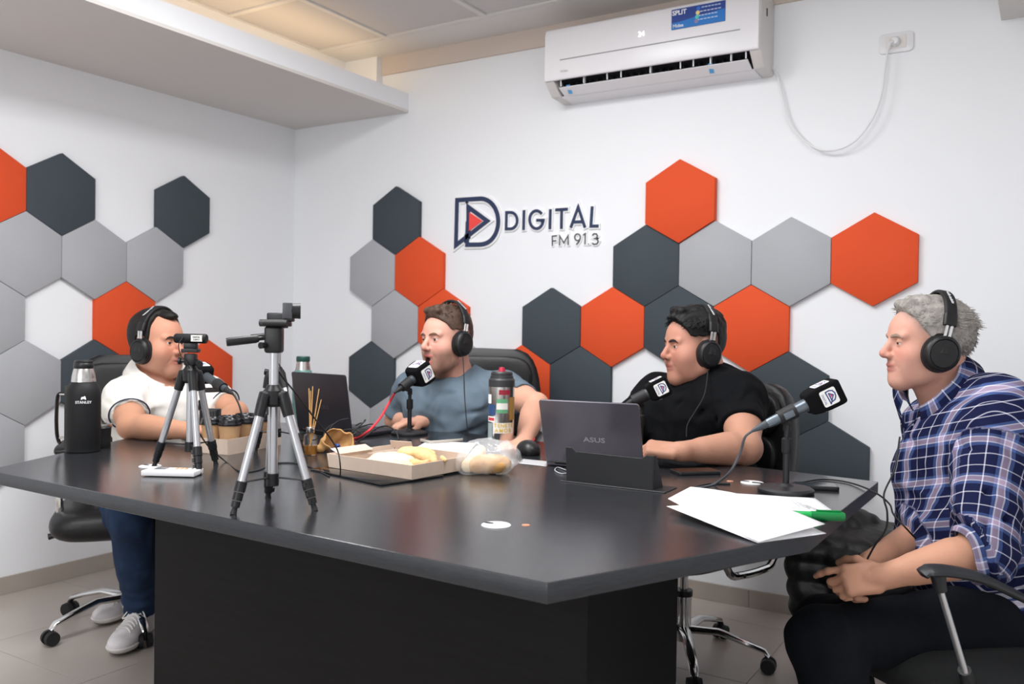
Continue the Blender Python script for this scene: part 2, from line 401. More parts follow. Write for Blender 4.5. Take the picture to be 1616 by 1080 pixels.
for (a, b, bars_) in ((.075, .30, (.5,)), (.365, .63, (.5,)), (.685, .90, (.33, .72))):
    z0, z1, y0 = 2.209, 2.243, 3.404
    fr = MB(); A, B = ax0+a, ax0+b
    fr.tube([(A, y0, z0), (A, y0-.002, z1-.006), (A+.006, y0-.002, z1), (B-.006, y0-.002, z1), (B, y0-.002, z1-.006), (B, y0, z0)], .003, 8)
    for t in bars_: fr.box((A+(B-A)*t, y0+.006, (z0+z1)/2), (.004, .016, z1-z0))
    obj('louver_frame', fr, M_acw, ac, world=True)
fins = MB()
for k in range(26): fins.box((ax0+.07+k*.033, 3.462, 2.225), (.002, .05, .03), (.5, 0, 0))
tag(obj('inner_fins', fins, M_dark, ac, world=True), kind='stuff')
for px, py in ((899.5, 147), (1123, 116)):
    p = at_y(px, py, 3.435); obj('blue_tape', MB().box((p[0], 3.4285, 2.1985), (.018, .046, .0012), (-.72, 0, .12)), mat('blue_tape', '#5aa0d6', .5), ac, world=True)
Yp = 3.3752
def acp(px, py, d=0): p = at_y(px, py, Yp-d); return p
q = [acp(1059.5, 49.4), acp(1144.5, 31.5), acp(1145, -.5), acp(1060, 16.5)]
x0s, x1s = q[0][0], q[1][0]; z0s, z1s = (q[0][2]+q[1][2])/2, (q[2][2]+q[3][2])/2
stk = obj('sticker', MB().box(((x0s+x1s)/2, Yp, (z0s+z1s)/2), (x1s-x0s, .0012, z1s-z0s)), mat('sticker_navy', '#23408e', .35), ac, world=True)
sw, sh = x1s-x0s, z1s-z0s
def stm(u, v): return frame((x0s+sw*u-ac.location.x, Yp-.0012-ac.location.y, z0s+sh*v-ac.location.z), (1, 0, 0), (0, 0, 1))
mbq = MB(); Fp = stm(0, 0); mbq.add([Fp @ Vector(p) for p in ((.001, .001, 0), (sw-.001, .001, 0), (sw-.001, sh*.62, 0), (sw*.42, sh*.45, 0), (sw*.2, sh*.36, 0), (.001, sh*.34, 0))], [(0, 1, 2, 3, 4, 5)])
obj('sticker_field', mbq, mat('sticker_blue', '#1c74c4', .35), stk, smooth=False)
mwh = mat('print_white', '#f4f5f8', .5)
text('sticker_text', 'SPLIT', .026, mwh, stk, stm(.15, .80) @ Matrix.Translation((0, 0, .0005)), bold=.0006)
text('sticker_text', 'Midea', .019, mwh, stk, stm(.13, .16) @ Matrix.Translation((0, 0, .0005)), bold=.0002)
for k, t in enumerate(('Eficiencia clase A', 'Funcion Follow Me', 'Silencioso y potente', 'Control inteligente')):
    pass
for k, w_ in enumerate((.36, .40, .36, .40)):
    b = MB()
    for j in range(6):
        b.box((Fp @ Vector((sw*(.56-.03*k)+w_*sw*(j+.5)/6, sh*(.86-.19*k), .0006))), (w_*sw/6*.78, .0004, .0042))
    obj('sticker_lines', b, mat('print_pale', '#b9cdeb', .5), stk, smooth=False)
for k, c in enumerate(('#2e6bd0', '#e9d38a', '#4fc9c4', '#8a7fa8')):
    p = Fp @ Vector((sw*(.51-.012*k), sh*(.83-.2*k), .0006)); b = MB(); b.prism([(.0085*math.cos(a), .0085*math.sin(a)) for a in np.linspace(0, 6.2, 16)], 0, .0006, frame(p, (1, 0, 0), (0, 0, 1)))
    obj('sticker_dot', b, mat('dot%d' % k, c, .5), stk)
p = acp(1012, 54); text('display_digits', '24', .030, mat('led_white', '#ffffff', .3, emit=.9), ac, frame(Vector(p)-ac.location-Vector((0, .0005, 0)), (1, 0, 0), (0, 0, 1)))
p = acp(890, 112); text('maker_mark', 'Midea', .016, mat('mark_silver', '#c6c6ca', .3), ac, frame(Vector(p)-ac.location-Vector((0, .0003, 0)), (1, 0, 0), (0, 0, 1)))
obj('side_slot', MB().box((ax1+.0006, 3.47, 2.40), (.002, .012, .03)), M_dark, ac, world=True)
# ---------------------------------------------------------------- socket, plug and power cable
c = at_y(1414.5, 68, YB); so = thing('wall_socket', 'white wall socket plate with a plug in it, right of the air conditioner', 'socket', (c[0], YB, c[2]))
def rrect(w, h, r, n=6):
    out = []
    for cx, cy, a in ((w/2-r, h/2-r, 0), (-w/2+r, h/2-r, math.pi/2), (-w/2+r, -h/2+r, math.pi), (w/2-r, -h/2+r, 1.5*math.pi)):
        out += [(cx+r*math.cos(a+math.pi/2*k/n), cy+r*math.sin(a+math.pi/2*k/n)) for k in range(n+1)]
    return out
Fs = frame((0, 0, 0), (1, 0, 0), (0, 0, 1))
obj('plate', MB().prism(rrect(.122, .076, .016), 0, .009, Fs), M_white, so, bevel=.0025, seg=2)
obj('insert', MB().prism(rrect(.072, .046, .002), .009, .0115, Fs), mat('ivory_plastic', '#dedad4', .4), so, bevel=.0006, seg=1)
pl = thing('power_plug', 'white plug pushed into the high wall socket', 'plug', (c[0]-.002, YB-.0115, c[2]+.001))
obj('plug_body', MB().lathe([(.018, 0), (.018, .014), (.013, .024), (.0, .028)], n=20, M=Fs), M_white, pl)
obj('plug_tail', MB().tube([(-.002, -.018, 0), (-.016, -.03, -.012), (-.020, -.034, -.035)], [.009, .008, .005], 10), M_white, pl)
pts = [at_y(1216, 104, 3.565), at_y(1226, 118, 3.56), at_y(1234, 150, 3.555), at_y(1243, 188, 3.55), at_y(1262, 215, 3.55), at_y(1290, 235, 3.545), at_y(1322, 236, 3.54), at_y(1352, 220, 3.535), at_y(1378, 185, 3.53), at_y(1391, 148, 3.53), at_y(1396, 112, 3.53), Vector(pl.location)+Vector((-.020, -.034, -.035))]
o = obj('power_cable', MB().tube(catmull(pts, 7), .0042, 8), M_white); tag(o, 'white power cable looping from the air conditioner to the wall socket', 'cable')
pts = [at_y(1217, 107, 3.572), at_y(1229, 122, 3.572), at_y(1235, 160, 3.572), at_y(1244, 194, 3.572), at_y(1264, 222, 3.572), at_y(1292, 242, 3.57), at_y(1325, 246, 3.572)]
# ================================================================ wall lettering
M_navy = mat('navy_acrylic', '#2a3757', .35); M_red = mat('red_acrylic', '#ec4a45', .4); M_grt = mat('grey_acrylic', '#55565c', .4)
M_back = mat('white_foam_board', '#f2f2f3', .5)
lg = thing('wall_sign', 'raised station sign reading DIGITAL FM 91.3 on the back wall', 'sign', (-2.16, YB, 1.65))
def lp(u, v): p = at_y(690+u/5.771, 290+v/5.775, YB-.012); return (p[0]-lg.location.x, p[2]-lg.location.z)
def lpar(pts): return [lp(*p) for p in pts]
def ribbon(mb, P, w, d0, d1):
    P = [np.array(p) for p in P]; cl = np.allclose(P[0], P[-1])
    if cl: P = P[:-1]
    n = len(P); A, B = [], []
    for i in range(n):
        a = P[i-1] if (i or cl) else None; c = P[(i+1) % n] if (i < n-1 or cl) else None; p = P[i]
        u = (p-a)/np.linalg.norm(p-a) if a is not None else None; v = (c-p)/np.linalg.norm(c-p) if c is not None else None
        if u is None: u = v
        if v is None: v = u
        t = u+v; t /= np.linalg.norm(t); k = min(1/max(t @ u, .25), 2.6); m = np.array((-t[1], t[0]))*w/2*k
        A.append(p+m); B.append(p-m)
    o = len(mb.v); mb.v += [tuple(Fs @ Vector((q[0], q[1], d))) for d in (d0, d1) for L in (A, B) for q in L]
    def ix(L, s, i): return o+(s*2+L)*n+i
    for i in range(n if cl else n-1):
        j = (i+1) % n
        mb.f += [(ix(0, 1, i), ix(0, 1, j), ix(1, 1, j), ix(1, 1, i)), (ix(0, 0, i), ix(0, 0, j), ix(0, 1, j), ix(0, 1, i)), (ix(1, 0, i), ix(1, 0, j), ix(1, 1, j), ix(1, 1, i)), (ix(0, 0, i), ix(0, 0, j), ix(1, 0, j), ix(1, 0, i))]; mb.mi += [0]*4
    if not cl:
        for i in (0, n-1): mb.f.append((ix(0, 0, i), ix(1, 0, i), ix(1, 1, i), ix(0, 1, i))); mb.mi.append(0)
def strokes(lines, w, d0, d1, ext=0):
    mb = MB()
    for k, ln in enumerate(lines):
        P = lpar(ln)
        if ext and ln[0] != ln[-1]:
            for i, j in ((0, 1), (-1, -2)):
                d = np.array(P[i])-np.array(P[j]); P[i] = tuple(np.array(P[i])+d/np.linalg.norm(d)*ext)
        ribbon(mb, P, w, d0, d1+.0003*k)
    return mb
def arc(cx, cy, rx, ry, a0, a1, n=10): return [(cx+rx*math.cos(math.radians(a0+(a1-a0)*k/n)), cy+ry*math.sin(math.radians(a0+(a1-a0)*k/n))) for k in range(n+1)]
emb = [[(283, 345), (283, 213), (455, 340), (170, 562), (181, 150), (400, 136)]+arc(400, 345, 156, 208, -80, 80, 14)+[(395, 555), (271, 557), (277, 345)]]
DG = {'D': [[(630, 262), (627, 413), (665, 411)]+arc(668, 336, 60, 75, 80, -80, 10)+[(630, 262)]],
      'I': [[(790, 240), (785, 422)]], 'G': [arc(903, 328, 62, 82, -40, -350, 16)[::1]+[(966, 333), (902, 333)]],
      'I2': [[(1030, 232), (1025, 415)]], 'T': [[(1075, 239), (1188, 232)], [(1133, 238), (1130, 412)]],
      'A': [[(1215, 402), (1283, 214), (1345, 400)], [(1238, 350), (1326, 346)]], 'L': [[(1411, 206), (1399, 387), (1468, 385)]]}
FMs = {'F': [[(1046, 567), (1045, 478), (1088, 474)], [(1045, 522), (1082, 519)]], 'M': [[(1110, 562), (1113, 477), (1150, 540), (1189, 472), (1190, 560)]],
       '9': [arc(1275, 488, 26, 31, 0, 360, 14), [(1300, 497), (1290, 525), (1264, 556)]], '1': [[(1326, 468), (1346, 455), (1342, 553)]],
       'dot': [[(1374, 546), (1375, 553)]], '3': [[(1410, 472), (1424, 456), (1448, 458), (1457, 477), (1446, 496), (1430, 500), (1452, 506), (1464, 526), (1452, 548), (1424, 553), (1408, 540)]]}
obj('emblem_backing', strokes(emb, .038, 0, .010), M_back, lg)
obj('emblem', strokes(emb, .0215, .010, .0145), M_navy, lg)
tr = MB(); tr.prism(lpar([(295, 262), (292, 432), (412, 341)]), .010, .0150, Fs); obj('play_triangle', tr, M_red, lg)
for k, l in DG.items(): obj('letter_backing', strokes(l, .026, 0, .009, .006), M_back, lg); obj('letter', strokes(l, .0135, .009, .0135), M_navy, lg)
for k, l in FMs.items(): obj('letter_backing', strokes(l, .017, 0, .007, .005), M_back, lg); obj('letter', strokes(l, .0060, .007, .0105), M_grt, lg)
# ================================================================ things on the table
def zt(px, py, dz=0.0): return Vector(at_z(px, py, ZT+dz))
M_alu = mat('satin_aluminium', '#c4c6ca', .30, metal=.85); M_steel = mat('brushed_steel', '#c9c7c4', .27, metal=1.0, var=.1, vscale=40, stretch=(1, 1, .1))
M_chrome = mat('chrome', '#d8d8d8', .12, metal=1.0); M_rubber = mat('black_rubber', '#1c1c1e', .6)
M_card = mat('kraft_card', '#c8b5a5', .8, spec=.2, var=.05, vscale=30); M_cup = mat('kraft_cup', '#bb9670', .7, spec=.25, var=.05, vscale=20)
M_paper = mat('white_paper', '#f1f1f3', .7, spec=.2)
def tripod(name, label, feet, collar_z, head_z, top_fn, mb_scale=1.0, lower=.27, crank=True):
    feet = [Vector(f) for f in feet]; c = sum(feet, Vector())/3
    t = thing(name, label, 'tripod', (c.x, c.y, ZT)); L = lambda p: p-Vector((c.x, c.y, ZT))
    hub = Vector((c.x, c.y, collar_z)); low = Vector((c.x, c.y, ZT+.052))
    obj('centre_column', MB().tube([L(low), L(Vector((c.x, c.y, head_z)))], .0098*mb_scale, 14), M_alu, t)
    mb = MB(); mb.lathe([(.0, -.022), (.014, -.022), (.020, -.016), (.021, .012), (.016, .018), (.013, .024), (0, .024)], L(hub), n=20)
    obj('collar', mb, M_black, t, angle=.5)
    for f in feet:
        d = (f-hub); h = Vector((d.x, d.y, 0)).normalized(); top = hub+h*.027+Vector((0, 0, -.012)); ax = (f-top).normalized(); Ln = (f-top).length
        k = MB(); k.tube([L(hub+h*.008+Vector((0, 0, .004))), L(hub+h*.024+Vector((0, 0, .002))), L(top), L(top+ax*.030)], [.010, .0125, .0125, .0115], 12); obj('leg_joint', k, M_black, t)
        e = top+ax*(Ln*(1-lower)); lg_ = obj('leg', MB().tube([L(top+ax*.02), L(e)], .0088*mb_scale, 12), M_alu, t)
        s = MB(); q = e-ax*.004; rem = Ln*lower
        for a, b, r in ((0, .34, .0118), (.36, .62, .0105), (.64, .84, .0090)):
            s.tube([L(q+ax*rem*a), L(q+ax*rem*b)], r*mb_scale, 12)
            side = ax.cross(Vector((0, 0, 1))).normalized(); m_ = q+ax*rem*(a+b)/2+side*r
            s.tube([L(m_-ax*rem*.07), L(m_+ax*rem*.07)], .0045, 6)
        tag(obj('leg_clamps', s, M_black, lg_), kind='stuff')
        obj('foot', MB().tube([L(q+ax*rem*.82), L(f-ax*.004), L(f)], [.0052, .0062, .0075], 10), M_rubber, lg_)
        m = low+Vector((0, 0, .012)); tgt = top+ax*(Ln*(1-lower-.01)); obj('brace', MB().tube([L(m), L(tgt)], .0035, 6, flat=.6), M_black, t)
    obj('spreader_hub', MB().lathe([(0, -.012), (.013, -.012), (.013, .014), (0, .014)], L(low+Vector((0, 0, .006))), n=14), M_black, t, angle=.5)
    top_fn(t, L(Vector((c.x, c.y, head_z))), hub-Vector((c.x, c.y, ZT)))
    return t
RV = Vector((CR[0], CR[1], 0)).normalized(); FV = Vector((CF[0], CF[1], 0)).normalized(); UP = Vector((0, 0, 1))
def obox(mb, c, ax, ay, d, tilt=0):   # box with horizontal axis ax, depth axis ay
    ax = Vector(ax).normalized(); az = ax.cross(Vector(ay)).normalized(); ay = az.cross(ax)
    M = Matrix(((ax[0], ay[0], az[0], c[0]), (ax[1], ay[1], az[1], c[1]), (ax[2], ay[2], az[2], c[2]), (0, 0, 0, 1)))
    return mb.box((0, 0, 0), d, M=M)
def pan_head(t, p, s=1.0, big=True):
    mb = MB(); obox(mb, p+UP*.026*s, RV, FV, (.036*s, .032*s, .056*s)); obj('pan_head', mb, M_black, t, bevel=.006*s, seg=3)
    mb = MB(); obox(mb, p+UP*.059*s+RV*.004, RV*1+FV*.15, FV, (.062*s, .034*s, .010*s)); obj('camera_plate', mb, M_black, t, bevel=.002, seg=2)
    mb = MB(); mb.tube([p+UP*.061*s-RV*.026*s-FV*.012, p+UP*.061*s+RV*.034*s-FV*.022], .0078*s, 14); obj('tilt_barrel', mb, M_black, t)
    d = (-RV*1.0-UP*.13-FV*.35).normalized()
    mb = MB(); a = p+UP*.030*s-RV*.012*s-FV*.006; mb.tube([a, a+d*.022*s], .0045*s, 10); mb.tube([a+d*.018*s, a+d*.024*s, a+d*.080*s, a+d*.083*s], [.0068*s, .0088*s, .0092*s, .0085*s], 14)
    obj('pan_handle', mb, M_black, t)
    mb = MB(); mb.tube([p+UP*.014*s-FV*.018-RV*.014, p+UP*.014*s-FV*.030-RV*.020], [.006*s, .007*s], 12); obj('lock_knob', mb, M_black, t)
def headB(t, p, hub):
    pan_head(t, p, 1.0)
    mb = MB(); c = p+UP*.087+RV*.028; obox(mb, c, RV+FV*.2, FV, (.020, .034, .034)); obj('camera_block', mb, mat('camera_grey', '#4a4b50', .4), t, bevel=.002, seg=2)
    mb = MB(); mb.tube([c+RV*.008, c+RV*.026+FV*.004], [.0155, .0165], 20); obj('lens', mb, M_black, t)
    mb = MB(); obox(mb, p+UP*.070+RV*.030, RV, FV, (.022, .02, .012)); obj('clip', mb, M_black, t, bevel=.002, seg=1)
def headC(t, p, hub):
    pan_head(t, p, .82)
    mb = MB(); obox(mb, p+UP*.075-RV*.004, RV, FV, (.058, .018, .030)); obj('webcam', mb, M_black, t, bevel=.005, seg=3)
    mb = MB(); mb.tube([hub-RV*.018+UP*.006, hub-RV*.038+UP*.008], [.007, .010], 12); obj('lock_knob', mb, M_black, t)
def headA(t, p, hub):
    mb = MB(); obox(mb, p+UP*.010, RV, FV, (.030, .028, .032)); obj('pan_head', mb, M_black, t, bevel=.005, seg=2)
    mb = MB(); obox(mb, p+UP*.034, RV+FV*.1, FV, (.044, .03, .010)); obj('camera_plate', mb, M_black, t, bevel=.002, seg=1)
    mb = MB(); obox(mb, p+UP*.046, RV+FV*.1, FV, (.034, .02, .016)); obj('webcam_clip', mb, M_black, t, bevel=.003, seg=2)
    mb = MB(); ax = (RV-FV*.08).normalized(); mb.tube([p+UP*.066-ax*.043, p+UP*.066-ax*.040, p+UP*.066+ax*.040, p+UP*.066+ax*.043], [.011, .0128, .0128, .011], 20)
    w = obj('webcam', mb, M_blk_matte, t)
    mb = MB(); obox(mb, p+UP*.067+ax*.020-FV*.0118, ax, FV, (.030, .004, .017)); obj('white_label', mb, mat('label_white', '#dcdcd8', .5), w)
    F_ = frame(p+UP*.067+ax*.020-FV*.0140, ax, UP); text('label_print', 'DIGITAL', .0052, M_dark, w, F_ @ Matrix.Translation((0, .003, 0))); text('label_print', 'CAM 2', .0055, M_dark, w, F_ @ Matrix.Translation((0, -.0035, 0)))
    mb = MB(); mb.tube([p+UP*.006-RV*.012, p+UP*.006-RV*.028], .0042, 8); mb.tube([p+UP*.006-RV*.026, p+UP*.006-RV*.032], .0095, 12); obj('lock_knob', mb, M_black, t)
    mb = MB(); mb.tube([p+UP*.004+RV*.010, p+UP*.002+RV*.03-FV*.02, p+UP*.0+RV*.04-FV*.045], .0085, 12); obj('pan_handle', mb, M_black, t)
    obj('thin_cable', MB().tube(catmull([p+UP*.070-ax*.016-FV*.014, p+UP*.050-ax*.024-FV*.024, p+UP*.022-ax*.018-FV*.024, p+UP*.0-ax*.002-FV*.018, p+UP*(-.03)+RV*.006-FV*.014], 6), .0014, 6), M_rubber, t)
fB = [zt(368, 812), zt(497, 806), zt(417, 790)+FV*.03]
tripod('camera_tripod', 'silver and black camera tripod standing nearest, in front of the kraft cups', fB, .985, 1.078, headB)
tripod('camera_tripod', 'silver camera tripod partly hidden directly behind the nearest tripod', [zt(403, 714), zt(478, 722), zt(430, 706)], .985, 1.082, headC)
fA = [zt(243, 737), zt(314, 750), zt(341, 734)]
tripod('camera_tripod', 'silver tripod holding a labelled webcam in front of the white shirt man', fA, 1.000, 1.030, headA)
# ---------------------------------------------------------------- thermoses, gourd, steel bottle
def lathe_part(name, prof, m, par, n=40, **kw): return obj(name, MB().lathe(prof, n=n), m, par, **kw)
p = zt(131, 716); fdir = Vector((p.x, p.y, 0)).normalized(); p = p+fdir*.046; th = thing('thermos', 'big matte black thermos with steel neck and folding handle, far left', 'thermos', (p.x, p.y, ZT))
lathe_part('body', [(0, 0), (.044, 0), (.047, .003), (.0475, .02), (.0482, .022), (.0482, .17), (.046, .185), (.040, .198), (.034, .206), (.034, .208)], M_blk_matte, th)
lathe_part('steel_neck', [(.0335, .205), (.0335, .214), (.0325, .216), (.0325, .222), (.029, .240), (.0265, .248)], M_steel, th)
lathe_part('stopper', [(.0255, .245), (.0275, .249), (.0285, .256), (.0275, .262), (.026, .264), (.0265, .268), (.022, .272), (0, .270)], M_black, th)
hl = -RV; hp = [hl*.046+UP*.172, hl*.066+UP*.174, hl*.076+UP*.164, hl*.079+UP*.13, hl*.080+UP*.09, hl*.078+UP*.05, hl*.072+UP*.028, hl*.068+UP*.024]
obj('handle', MB().tube(catmull(hp, 5), .0042, 8, flat=2.0, up=hl), M_black, th)
for z in (.170, .040):
    b = MB(); obox(b, hl*.056+UP*z, RV, FV, (.026, .016, .006)); obj('handle_bracket', b, M_steel, th, bevel=.001, seg=1)
b = MB(); obox(b, hl*.0485+UP*.1, RV, FV, (.010, .018, .19)); obj('spine', b, mat('olive_black', '#2b2c22', .5), th, bevel=.003, seg=2)
fd = -fdir
Ft = frame(fd*.0486+UP*.150, UP.cross(fd), UP)
text('print', 'STANLEY', .0105, mwh, th, Ft, bold=.0001)
b = MB(); b.prism([(-.007, 0), (-.006, .006), (-.003, .009), (0, .0075), (.002, .0105), (.005, .0095), (.0065, .004), (.007, 0), (.003, .001), (0, .003), (-.003, .001)], 0, .0005, Ft @ Matrix.Translation((0, .008, 0))); obj('emblem', b, mwh, th)
def gth(): pass
p = zt(160, 708)+fdir*.02; mg = thing('mate_gourd', 'black mate cup with a steel rim beside the black thermos', 'cup', (p.x, p.y, ZT))
lathe_part('cup', [(0, 0), (.026, 0), (.0275, .004), (.026, .02), (.0275, .045), (.029, .066)], M_blk_matte, mg, n=28)
lathe_part('steel_rim', [(.0292, .062), (.031, .066), (.0305, .073), (.027, .074), (.026, .066), (0, .064)], M_steel, mg, n=28)
obj('straw', MB().tube([(0, 0, .06), (-.006, -.002, .105), (-.010, -.004, .118)], [.0035, .0032, .0038], 8), M_steel, mg)
b = MB(); obox(b, Vector((-.013, 0, .115)), RV, FV, (.013, .004, .05)); obj('paper_sachet', b, mat('pale_wrap', '#cfc8b8', .5), mg, bevel=.001, seg=1)
p = Vector(at_depth(477, 690, 3.42)); gt = thing('thermos', 'teal green thermos with a steel neck standing behind the left laptop', 'thermos', (p.x, p.y, ZT)); gt.scale = (1, 1, 1)
M_teal = mat('teal_enamel', '#5f8580', .35, spec=.5, var=.15, vscale=90)
lathe_part('body', [(0, 0), (.038, 0), (.040, .004), (.0405, .17), (.037, .19), (.0345, .196), (.0345, .205), (.030, .212)], M_teal, gt)
lathe_part('steel_neck', [(.0295, .208), (.0285, .214), (.024, .246)], M_steel, gt)
lathe_part('stopper', [(.0235, .243), (.0262, .247), (.0262, .262), (.024, .265), (0, .265)], mat('dark_green_plastic', '#1f4a40', .4), gt)
p = Vector(at_depth(790.5, 700, 2.90)); sb = thing('sport_bottle', 'steel sport bottle covered in stickers with a red spout', 'bottle', (p.x, p.y, ZT))
lathe_part('body', [(0, 0), (.040, 0), (.0425, .004), (.0428, .196)], M_steel, sb)
lathe_part('lid', [(.0435, .193), (.0435, .215), (.040, .220), (.0385, .221), (.038, .228), (.036, .229), (.036, .238), (.032, .243), (0, .243)], mat('charcoal_plastic', '#2f3032', .45), sb)
b = MB(); b.lathe([(.013, .242), (.009, .256), (.0, .257)], n=16); obj('spout', b, mat('red_spout', '#b3203c', .35), sb)
def curved(parent, name, a0, a1, z0, z1, r, m, n=8):
    mb = MB(); mb.grid(lambda u, v: parent_dir(a0+(a1-a0)*u, r)+UP*(z0+(z1-z0)*v), n, 2); return obj(name, mb, m, parent, smooth=True)
fb = -Vector((p.x, p.y, 0)).normalized(); rb = UP.cross(fb)
def parent_dir(deg, r): a = math.radians(deg); return fb*math.cos(a)*r+rb*math.sin(a)*r
rS = .0431
for nm, a0, a1, z0, z1, c in (('sticker', -12, 40, .168, .184, '#8e2233'), ('sticker', -22, 28, .140, .154, '#5e9c74'), ('sticker', -22, 28, .120, .1405, '#d9d8d2'), ('sticker', -22, 28, .108, .120, '#5e9c74'),
        ('sticker', 38, 80, .085, .160, '#a98342'), ('sticker', -75, -28, .100, .135, '#2f4a74'), ('sticker', -80, -28, .078, .096, '#e6e3e1'), ('sticker', -72, -32, .082, .092, '#c23b43'),
        ('sticker', -35, 62, .042, .076, '#dcd8cf'), ('sticker', -85, -42, .020, .074, '#8f9b9c'), ('sticker', -30, -5, .022, .040, '#2e3032'), ('sticker', -85, -50, .138, .168, '#eceff2')):
    rS += .00006; curved(sb, nm, a0, a1, z0, z1, rS, mat('sticker_'+c, c, .4))
def curved_text(txt, size, z, deg0, m, r, par, step):
    for i, ch in enumerate(txt):
        if ch == ' ': continue
        d = deg0+i*step; o = parent_dir(d, r)+UP*z; nrm = parent_dir(d, 1); text('sticker_print', ch, size, m, par, frame(o, UP.cross(nrm), UP), bold=.0003, depth=.0002)
M_yel = mat('yellow_print', '#d2b24a', .5)
curved_text('TENETE', .0165, .067, -26, M_yel, rS+.0003, sb, 15.5); curved_text('AMOR', .017, .051, -20, M_yel, rS+.0003, sb, 20)
# ---------------------------------------------------------------- coffee tray and cups
N, Lc, Rc = zt(359, 719), zt(284, 702), zt(443, 703)
ex = (Rc-N); ey = (Lc-N); lx, ly = .235, .155; ex.normalize(); ey = (ey-ex*ey.dot(ex)).normalized()
ex = (Rc-N).normalized(); lx = (Rc-N).length; ly = .135
ctr = N+ex*lx/2+ey*ly/2
tray = thing('cup_carrier', 'kraft cardboard takeaway cup carrier behind the tripods', 'cup carrier', (ctr.x, ctr.y, ZT), math.atan2(ex.y, ex.x))
def openbox(w, d, h, t=.002, flare=.0):
    mb = MB(); mb.box((0, 0, t/2), (w, d, t))
    for s in (-1, 1): mb.box((s*(w/2-t/2), 0, h/2), (t, d, h)); mb.box((0, s*(d/2-t/2), h/2), (w, t, h))
    return mb
h = .046
obj('carrier_base', MB().box((0, 0, .001), (lx, ly, .002)), M_card, tray)
for s in (-1, 1):
    obj('carrier_wall', MB().box((s*(lx/2-.001), 0, h/2), (.002, ly, h)), M_card, tray); obj('carrier_wall', MB().box((0, s*(ly/2-.001), h/2), (lx-.004, .002, h)), M_card, tray)
M_lid = mat('black_lid', '#17171a', .22, spec=.5)
def cup():
    c = thing('coffee_cup', 'kraft paper coffee cup', 'cup', (0, 0, ZT+.002), 0, 'coffee cups in the carrier')
    obj('paper_cup', MB().lathe([(0, 0), (.024, 0), (.0325, .082)], n=28), M_cup, c)
    obj('lid', MB().lathe([(.0345, .080), (.0352, .084), (.0345, .087), (.0325, .088), (.0315, .097), (.030, .099), (.028, .095), (0, .094)], n=28), M_lid, c, angle=.5)
    obj('lid_vent', MB().box((.016, 0, .096), (.012, .010, .004)), M_lid, c, bevel=.001, seg=1); return c
c0_ = cup(); n_ = 0
labs = ['coffee cup with black lid, nearest left in the carrier, behind tripod leg', 'coffee cup with black lid, front middle of the carrier, nearest the camera', 'coffee cup with black lid, right of the front middle one in carrier',
        'coffee cup with black lid, rear left of carrier beside black ribbed box', 'coffee cup with black lid, rear middle of the carrier', 'coffee cup with black lid, rear right of carrier behind the near tripod']
for (u, v) in ((-.30, -.24), (0.0, -.24), (.30, -.24), (-.30, .24), (0, .24), (.30, .24)):
    q = ctr+ex*lx*u+ey*ly*v; c = c0_ if n_ == 0 else copy_tree(c0_)
    c.location = (q.x, q.y, ZT+.002); c.rotation_euler = (0, 0, n_*1.1); c['label'] = labs[n_]; n_ += 1
# black ribbed box behind the cups
p = Vector(at_depth(332, 650, 2.84)); bx = thing('ribbed_case', 'small black ribbed case standing behind the cup carrier', 'case', (p.x, p.y, ZT), math.atan2(RV.y, RV.x))
obj('shell', MB().box((0, 0, .055), (.058, .045, .11)), M_black, bx, bevel=.004, seg=2)
for i in range(7): obj('rib', MB().box((-.024+.008*i, -.0235, .055), (.004, .003, .098)), M_black, bx)
# ---------------------------------------------------------------- white sound pad at front left
a, b_ = zt(222, 752.5), zt(306, 754.5); ex2 = (b_-a); lw = ex2.length; ex2.normalize(); ey2 = UP.cross(ex2)
c = (a+b_)/2+ey2*.030; pad = thing('button_pad', 'small white button pad with tiny screen at the table\'s front left edge', 'button pad', (c.x, c.y, ZT), math.atan2(ex2.y, ex2.x))
obj('shell', MB().box((0, 0, .0085), (lw, .060, .013)), M_white, pad, bevel=.002, seg=2)
obj('screen', MB().box((-lw*.24, .008, .0153), (lw*.22, .026, .0012)), mat('lcd_grey', '#70767c', .25), pad)
for i in range(5):
    obj('button', MB().box((lw*(.06+.085*i), .010, .0162), (lw*.045, .010, .0025)), mat('button_orange', '#d9a070', .4) if i < 3 else M_acw, pad, bevel=.0008, seg=1)
    obj('button', MB().box((lw*(.06+.085*i), -.008, .0158), (lw*.045, .008, .0018)), M_acw, pad, bevel=.0006, seg=1)
# ---------------------------------------------------------------- reed diffuser
p = zt(491, 719)+fdir*.012; rd = thing('reed_diffuser', 'glass reed diffuser with amber oil and wooden reeds', 'diffuser', (p.x, p.y, ZT))
M_glass = mat('clear_glass', '#f4f6f4', .03, trans=1.0, ior=1.25, spec=.5)
obj('bottle', MB().lathe([(0, 0), (.018, 0), (.0205, .003), (.0205, .054), (.018, .060), (.011, .063), (.011, .068)], n=28), M_glass, rd)
obj('oil', MB().lathe([(0, .003), (.0175, .003), (.0175, .028), (0, .028)], n=24), mat('amber_oil', '#c98f45', .1, trans=.6, ior=1.2), rd)
obj('cap', MB().lathe([(.0115, .066), (.0125, .068), (.0125, .082), (.011, .084), (0, .084)], n=24), M_chrome, rd)
for i, (px, py) in enumerate(((487.5, 613), (493.5, 610), (503.5, 614), (507, 631), (490, 617), (500, 640))):
    q = Vector(at_depth(px, py, float(np.dot(np.array(p)-CO, CF))-.004+.006*(i % 3)))-p; base = Vector((-q.x*.12, -q.y*.12, .015))
    obj('reed', MB().tube([base, q*1.0], .0016, 6), mat('reed_wood', '#c79b62', .7), rd)
